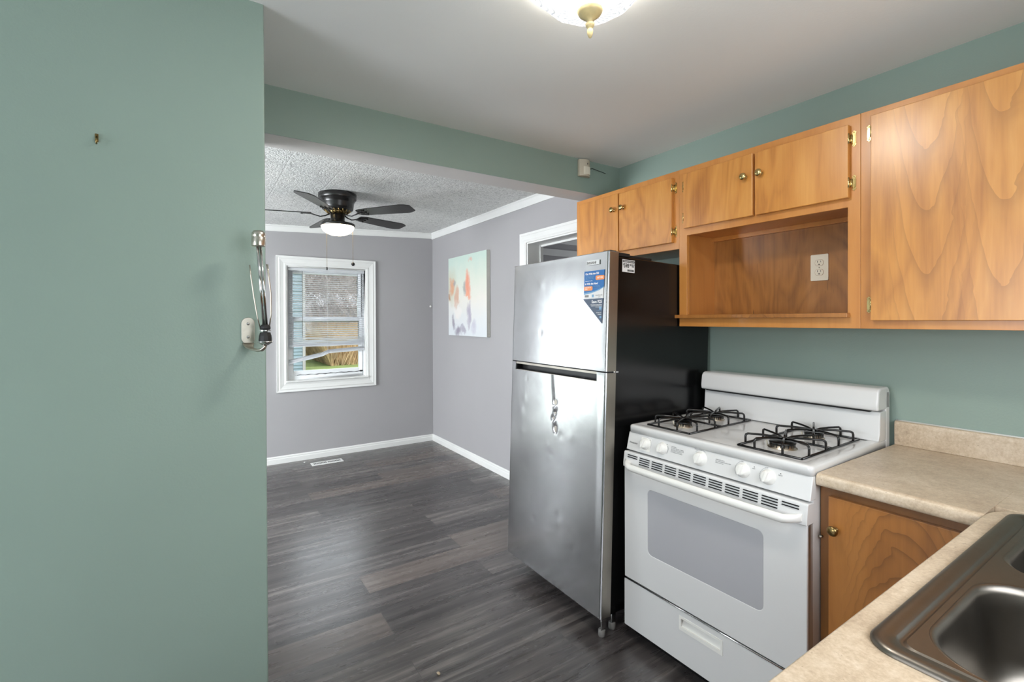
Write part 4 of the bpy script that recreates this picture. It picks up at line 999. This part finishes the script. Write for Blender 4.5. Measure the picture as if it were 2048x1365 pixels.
# ------------------------------------------------------------------ refrigerator
def fridge():
    lean = math.atan(.0357)
    F = empty('refrigerator', (1.4474, 2.2782, 0), (0, lean, 0), label='tall stainless refrigerator with dented doors and black sides beside the range', cat='refrigerator')
    w = .757; Y = lambda a: -a
    def part(g, name, mat, par=F, bevel=0, lab=None, bseg=2):
        o = g.obj(name, mat, par, bevel=bevel, local=True, bseg=bseg)
        if lab: plabel(o, lab)
        return o
    g = G(); g.box(.066, .745, Y(w-.012), Y(.012), .085, 1.690); part(g, 'cabinet', 'blacksteel', bevel=.006)
    g = G(); g.box(.7452, .752, Y(w-.02), Y(.02), .11, 1.672); part(g, 'rear_panel', 'greyplastic')
    g = G(); g.box(.060, .068, Y(w-.02), Y(.02), .10, 1.68); part(g, 'gasket', 'rubber')
    rnd = random.Random(9)
    dents = [(rnd.uniform(.1, .7), rnd.uniform(.2, 1.6), rnd.uniform(.008, .03), rnd.uniform(-.0008, .0008)) for _ in range(26)]
    def disp(a, z):
        d = 0
        for (pa, pz, pr, pd_) in dents: d += pd_*math.exp(-(((a-pa)/pr)**2+((z-pz)/pr)**2))
        d += .0035*math.exp(-(((a-.50)/.30)**2+((z-.85)/.35)**2))          # the lower door is pushed in around the crease
        if z < 1.16:
            if .97 < z:
                t = (1.13-z)/.16; ca = .372+.022*t; wd = .004+.012*(1-t); s = 1/(1+math.exp(-(a-ca)/.006)); d += .0034*(1-abs(1-2*t)*.3)*math.exp(-max(0, a-ca)/.09)*s
            for (pa, pz, pr, pd_) in ((.398, .985, .010, .006), (.402, .955, .012, -.005), (.400, .935, .010, .007), (.388, .905, .011, .006), (.398, .885, .010, -.005), (.405, .862, .012, .007), (.406, .845, .009, .006)):
                d += .75*pd_*math.exp(-(((a-pa)/pr)**2+((z-pz)/pr)**2))
            d += .002*noise.noise(Vector((a*4, z*3, 1.3)))
        else:
            d += .0018*noise.noise(Vector((a*3, z*2.2, 7.7)))
        return d
    def doorpanel(z0, z1, name, notch=None):
        g = G(); na, nz = 110, max(40, int((z1-z0)/.0085)); grid = []
        rr_ = .006
        for j in range(nz+1):
            row = []
            for i in range(na+1):
                a = w*i/na; z = z0+(z1-z0)*j/nz
                e = min(a, w-a, .5)
                edge = rr_-math.sqrt(max(0, rr_**2-max(0, rr_-e)**2)) if e < rr_ else 0
                fade = min(1, min(a, w-a)/.05, min(z-z0, z1-z)/.02) if True else 1
                row.append(g.b.verts.new((disp(a, z)*max(0, fade)+edge, Y(a), z)))
            grid.append(row)
        for j in range(nz):
            for i in range(na):
                a = w*(i+.5)/na; z = z0+(z1-z0)*(j+.5)/nz
                if notch and notch[0] < a < notch[1] and z > notch[2]: continue
                f = g.b.faces.new((grid[j][i], grid[j][i+1], grid[j+1][i+1], grid[j+1][i])); f.smooth = True
        for v in [v for v in g.b.verts if not v.link_faces]: g.b.verts.remove(v)
        return part(g, name, 'steel')
    def core(z0, z1, par, top=None):
        g = G(); g.box(.0045, .058, Y(w-.0003), Y(.0003), z0+.0005, z1-.0005)
        return part(g, 'door_edge', 'steeledge', par)
    up = doorpanel(1.172, 1.7045, 'freezer_door')
    core(1.172, 1.7045, up)
    g = G(); g.box(-.0002, .058, Y(w), Y(0), 1.703, 1.7052); part(g, 'top_cap', 'greyplastic', up)
    NA0, NA1, NZ = .040, .695, 1.1265
    lo = doorpanel(.0893, 1.165, 'fresh_food_door', (NA0, NA1, NZ))
    g = G(); g.box(.0045, .058, Y(w-.0003), Y(.0003), .0898, NZ-.002); g.box(.0045, .058, Y(NA0), Y(.0003), NZ-.002, 1.1645); g.box(.0045, .058, Y(w-.0003), Y(NA1), NZ-.002, 1.1645)
    part(g, 'door_edge', 'steeledge', lo)
    g = G(); g.box(.040, .057, Y(NA1), Y(NA0), NZ-.002, 1.166); g.prism([(0, 0), (1, 0), (0, 1)], 0, .0001, 'y') if False else None
    g.loft([[(.004, Y(a), NZ-.004), (.010, Y(a), NZ+.001), (.041, Y(a), NZ-.001), (.041, Y(a), NZ-.004)] for a in (NA0, NA1)], smooth=False)
    g.box(.003, .045, Y(NA0+.006), Y(NA0-.001), NZ-.003, 1.166)
    part(g, 'pocket_handle', 'black', lo, bevel=.0015, lab='black recessed pocket handle')
    g = G(); g.box(.0005, .0065, Y(NA1), Y(NA0+.005), 1.156, 1.166); part(g, 'handle_lip', 'steeledge', lo)
    g = G(); g.box(.004, .058, Y(w-.001), Y(.001), 1.1655, 1.1712); part(g, 'door_gap_gasket', 'rubber', lo)
    # hinges and feet
    g = G(); g.box(.004, .075, Y(w-.002), Y(w-.060), 1.1660, 1.1715); g.lathe([(0, 1.160), (.007, 1.160), (.007, 1.176), (0, 1.176)], (.018, Y(w-.022), 0), seg=16); g.lathe([(0, 1.163), (.006, 1.163), (.006, 1.174), (0, 1.174)], (.050, Y(w-.004), 0), seg=12)
    part(g, 'middle_hinge', 'chrome')
    g = G(); g.box(.012, .14, Y(w-.010), Y(w-.075), 1.690, 1.706); g.box(.012, .05, Y(w-.006), Y(w-.05), 1.705, 1.7105); part(g, 'top_hinge_cover', 'rubber', bevel=.002)
    g = G(); g.box(.10, .30, Y(w-.02), Y(w-.09), 1.690, 1.702); part(g, 'hinge_cover', 'rubber', bevel=.003)
    for (x, a) in ((.030, w-.022), (.105, w-.035), (.22, .06), (.66, w-.05), (.66, .05)):
        f_r = .0155 if x < .2 else .018
        zb = x*math.tan(lean)+.0003
        g = G(); g.lathe([(0, zb), (f_r*.93, zb), (f_r, zb+.003), (f_r, zb+.028), (f_r*.9, zb+.030), (0, zb+.030)], (x, Y(a), 0), seg=24); ft = part(g, 'leveling_foot', 'greyplastic')
        g = G(); z_ = zb+.028
        g.lathe([(0, z_), (.006, z_), (.006, .0885), (0, .0885)], (x, Y(a), 0), seg=12)
        if x < .2: g.box(x-.012, x+.012, Y(a)-.010, Y(a)-.007, zb+.02, .088)
        part(g, 'foot_stem', 'chrome', ft)
    g = G(); g.box(.02, .12, Y(w-.02), Y(w-.05), .080, .0885); part(g, 'lower_hinge', 'chrome')
    # badge
    xs = lambda a, z: disp(a, z)-.0012
    g = G(); a0, a1, z0, z1 = .614, .700, 1.6505, 1.672; x = -.0022; g.plate([(Y(a0), z0), (Y(a0), z1), (Y(a1), z1), (Y(a1), z0)], [[(Y(a0+.003), z0+.003), (Y(a0+.003), z1-.003), (Y(a1-.003), z1-.003), (Y(a1-.003), z0+.003)]], x-.0012, x, lambda a, b, h: (h, a, b)); g.box(x-.0002, .003, Y(a1-.002), Y(a0+.002), z0+.002, z1-.002)
    bd = part(g, 'badge', 'chrome', lab='small rectangular metal badge')
    text_mesh('badge_text', 'VISSANI', .0165, 'greyplastic', bd, face_mx(Vector((x-.0006, Y(.620), 1.6555)), (0, -1, 0), (0, 0, 1)), .0004, sx_=1.0)
    return F, disp
FR, fdisp = fridge()

def sticker_root(name, a, z, label, cat):
    """flat label stuck to the leaning door front; its own thing, standing in world space"""
    p = wm(FR) @ Vector((0, -a, z))
    return empty(name, p, FR.rotation_euler, label, cat)
def stickers():
    XO = -.0016
    def rectg(a0, a1, z0, z1, x, x2=None): g = G(); g.box(x, x2 if x2 is not None else x+.0004, -a1, -a0, z0, z1); return g
    t = sticker_root('energy_leaflet', .60, 1.498, 'blue, orange and white rebate leaflet stuck high on the refrigerator door', 'sticker')
    g = rectg(0, .128, .0, .123, XO); g.obj('leaflet_sheet', 'paper', t, local=True)
    pts = [(0, .126), (.132, .126), (.130, .050), (.110, .040), (.070, .030), (.0, .020)]
    g = G(); g.prism([(-a, z) for a, z in pts], XO-.0004, XO-.0001, 'x'); g.obj('blue_panel', 'blue', t, local=True)
    g = G(); g.prism([(-a, z) for a, z in [(0, .026), (.07, .033), (.11, .043), (.128, .051), (.128, .047), (.10, .035), (.05, .024), (0, .018)]], XO-.0005, XO-.0001, 'x'); g.obj('swoosh', 'blueink', t, local=True)
    for (a0, a1, z0, z1) in ((.076, .132, .082, .102), (0, .057, .036, .056)):
        g = G(); g.prism([(-a, z) for a, z in rrect(a0, a1, z0, z1, .007, 4)], XO-.0008, XO-.0003, 'x'); g.obj('orange_box', 'orange', t, local=True)
    mt = lambda a, z: face_mx(Vector((XO-.0009, -a, z)), (0, -1, 0), (0, 0, 1))
    def tx(s, a, z, size, mat='whiteink', sx_=1.0, bold=0): text_mesh('leaflet_text', s, size, mat, t, mt(a, z), .0002, 'LEFT', sx_, bold)
    tx('Out With the Old', .008, .109, .0130, sx_=.92, bold=.0003); tx('In With the New!', .006, .063, .0130, sx_=.92, bold=.0003)
    tx('GET $50', .086, .089, .0100, bold=.0002); tx('SAVE UP TO\n$150', .008, .048, .0072)
    tx('Recycle your old working\nfridge or freezer and get\na rebate with free pickup', .008, .100, .0055, 'blueink')
    tx('Buy a new energy\nefficient model and\nsave even more now', .064, .055, .0055, 'blueink')
    tx('Schedule your free pickup', .008, .079, .0048, sx_=.95)
    g = rectg(.006, .032, .006, .016, XO-.0005); g.obj('logo_block', 'greyink', t, local=True)
    g = rectg(.054, .066, .005, .017, XO-.0005); g.obj('logo_mark', 'blueink', t, local=True)
    tx('energy rebates online', .078, .012, .0050, 'greyink'); tx('see site', .096, .004, .0045, 'greyink')
    t = sticker_root('savings_sticker', .60, 1.383, 'dark slate triangular Save sticker on the refrigerator door below the leaflet', 'sticker')
    g = G(); g.prism([(.006, .113), (-.128, .113), (-.122, .0)], XO-.0003, XO+.0001, 'x'); g.obj('triangle_sheet', 'navy', t, local=True)
    def t2(s, a, z, size, mat='whiteink', sx_=1.0, bold=0): text_mesh('sticker_text', s, size, mat, t, face_mx(Vector((XO-.0004, -a, z)), (0, -1, 0), (0, 0, 1)), .0002, 'RIGHT', sx_, bold)
    t2('Save $25', .120, .093, .0185, bold=.0003); t2('when you buy an energy efficient\nmodel and recycle the old one\nfor a limited time', .120, .084, .0056, 'whiteink'); t2('for details visit', .118, .056, .0052, 'blueink'); t2('SCAN TO\nLEARN', .117, .046, .0075)
    g = rectg(.103, .118, .062, .077, XO-.0005); g.obj('pale_block', 'blueink', t, local=True)
    g = rectg(.107, .118, .024, .034, XO-.0005); g.obj('pale_block', 'blueink', t, local=True)
    # price tag on the black side: side plane is y = -(w-.012) in fridge space
    p = wm(FR) @ Vector((.094, -.745-.0004, 1.621)); t = empty('price_tag', p, FR.rotation_euler, 'white price sticker reading 598 on the black refrigerator side', 'sticker')
    g = G(); g.box(0, .080, -.0003, .0003, 0, .057); g.obj('tag_sheet', 'paper', t, local=True)
    g = G(); g.box(.002, .078, -.0008, -.0002, .044, .054); g.obj('header_bar', 'ink', t, local=True)
    m = lambda x, z: face_mx(Vector((x, -.0006, z)), (1, 0, 0), (0, 0, 1))
    text_mesh('price_text', '$', .012, 'ink', t, m(.002, .030), .0002); text_mesh('price_text', '598', .0265, 'ink', t, m(.009, .021), .0002, sx_=.85, bold=.0006); text_mesh('price_text', '00', .012, 'ink', t, m(.0465, .030), .0002, bold=.0003)
    text_mesh('price_text', '18.0 CF\nTM SS', .0080, 'ink', t, m(.0600, .033), .0002, sx_=.7, bold=.0003); text_mesh('price_text', 'TOP MOUNT REFRIGERATOR', .0062, 'whiteink', t, face_mx(Vector((.004, -.0012, .0465)), (1, 0, 0), (0, 0, 1)), .0002, sx_=.85)
    g = G(); x = .032; r_ = random.Random(2)
    while x < .074: q = r_.choice((.0006, .001, .0016)); g.box(x, x+q, -.0008, -.0002, .004, .013); x += q+r_.choice((.0008, .0013))
    g.obj('barcode', 'ink', t, local=True)
stickers()

# ------------------------------------------------------------------ outside the window
M['grass'] = simple('lawn_green', lin(112, 124, 62), .95, nscale=1.2, namt=.35)
M['straw'] = simple('dry_brush', lin(190, 162, 124), .9, nscale=2.2, namt=.45)
M['twig'] = simple('bare_bark', lin(168, 156, 151), .9, nscale=5, namt=.2)
M['siding'] = simple('blue_green_siding', lin(124, 140, 148), .7, nscale=1, namt=.05)
M['shed'] = simple('pale_shed_boards', lin(160, 156, 155), .8, nscale=2, namt=.08)
GZ = -.6
g = G(); g.box(-40, 90, YB+.3, 120, GZ-.2, GZ); tag(g.obj('lawn', 'grass'), 'grass lawn outside the window', 'lawn', kind='stuff')
h = empty('neighbor_house', (0, 20, GZ), label='blue green sided neighbour house corner seen at left through the window', cat='house')
g = G(); z = GZ
while z < 6: g.prism([(19.97, z), (20.0, z+.13), (20.2, z+.13), (20.2, z)], -8, 3.33, 'x'); z += .13
g.obj('siding', 'siding', h)
g = G(); g.box(3.33, 3.43, 19.95, 20.3, GZ, 6); g.obj('corner_board', 'shed', h)
g = G(); g.box(-8, 3.47, 20.2, 28, GZ, 6); g.obj('wall', 'siding', h)
g = G(); g.prism([(19.5, 6), (24, 8.2), (28.5, 6)], -8.3, 3.8, 'x'); g.obj('roof', 'shed', h)
h = empty('shed', (9, 31, GZ), label='long pale weathered shed behind the brush seen through the window', cat='shed')
g = G(); g.box(5.0, 16, 30, 34, GZ, 2.2); g.obj('wall', 'shed', h)
g = G(); g.prism([(29.7, 2.2), (32, 3.1), (34.3, 2.2)], 4.7, 16.3, 'x'); g.obj('roof', 'shed', h)
rb = random.Random(11); g = G()
for i in range(2600):
    y = rb.uniform(21.5, 27.8); x = y*(.157+rb.random()*.145)*1.0 + rb.uniform(-.3, .3)
    x = max(x, 4.75)
    hgt = rb.uniform(.35, 1.6)*(1+(y-21.5)*.10); dx, dy = rb.uniform(-.55, .55)*hgt, rb.uniform(-.3, .3)*hgt; r = rb.uniform(.006, .017)
    b0 = Vector((x, y, GZ)); b1 = Vector((x+dx*.5, y+dy*.5, GZ+hgt*.6)); b2 = Vector((x+dx, y+dy, GZ+hgt))
    g.tube([b0, b1, b2], [r, r*.8, r*.3], 3, smooth=False)
tag(g.obj('dry_brush', 'straw', origin=(5, 24, GZ)), 'tall straw coloured dry brush outside the window', 'brush', kind='stuff')
def tree(x, y, hgt, seed, lab):
    r = random.Random(seed); t = empty('bare_tree', (x, y, GZ), label=lab, cat='tree', group='bare trees beyond the brush')
    g = G()
    def br(p, d, L, rad, dep):
        q = p+d*L; mid = p+d*L*.5+Vector((r.uniform(-1, 1), r.uniform(-1, 1), 0))*L*.05
        g.tube([p, mid, q], [rad, rad*.85, rad*.65], 5 if dep > 2 else 3, smooth=False)
        if dep == 0: return
        for _ in range(3 if dep > 1 else 4):
            nd = (d+Vector((r.uniform(-1, 1), r.uniform(-1, 1), r.uniform(-.2, .7)))*.62).normalized()
            br(p+d*L*r.uniform(.55, 1), nd, L*r.uniform(.55, .8), rad*.55, dep-1)
    br(Vector((x, y, GZ+.01)), Vector((r.uniform(-.06, .06), 0, 1)).normalized(), hgt*.36, hgt*.014, 5)
    g.obj('trunk_and_branches', 'twig', t)
for i, (x, y, hh) in enumerate(((7.2, 37.5, 7.5), (10.4, 38, 8), (8.8, 38.2, 9), (12.5, 38, 8))):
    tree(x, y, hh, 100+i, ['leftmost bare tree seen through the window', 'bare tree right of centre seen through the window', 'tallest farthest bare tree seen through the window', 'rightmost bare tree seen through the window'][i])

def twigs(name, n, ya, yb_, lab, seed):
    rb = random.Random(seed); g = G()
    for i in range(n):
        y = rb.uniform(ya, yb_); x = y*rb.uniform(.155, .31)
        b0 = Vector((x, y, rb.uniform(0, 4.5))); L = rb.uniform(.8, 2.4); d = Vector((rb.uniform(-1, 1), rb.uniform(-.12, .12), rb.uniform(.3, 1.3))).normalized(); r_ = rb.uniform(.010, .028)
        b1 = b0+d*L*.5+Vector((rb.uniform(-.15, .15), 0, 0)); b2 = b0+d*L+Vector((rb.uniform(-.3, .3), 0, .1))
        g.tube([b0, b1, b2], [r_, r_*.8, r_*.4], 3, smooth=False)
    tag(g.obj(name, 'twig', origin=(9, (ya+yb_)/2, GZ)), lab, 'thicket', kind='stuff')
twigs('distant_thicket', 4200, 42, 48, 'hazy tangle of bare twigs beyond the shed', 21)
twigs('bare_saplings', 1100, 28.75, 29.1, 'thin bare saplings in front of the pale shed', 22)
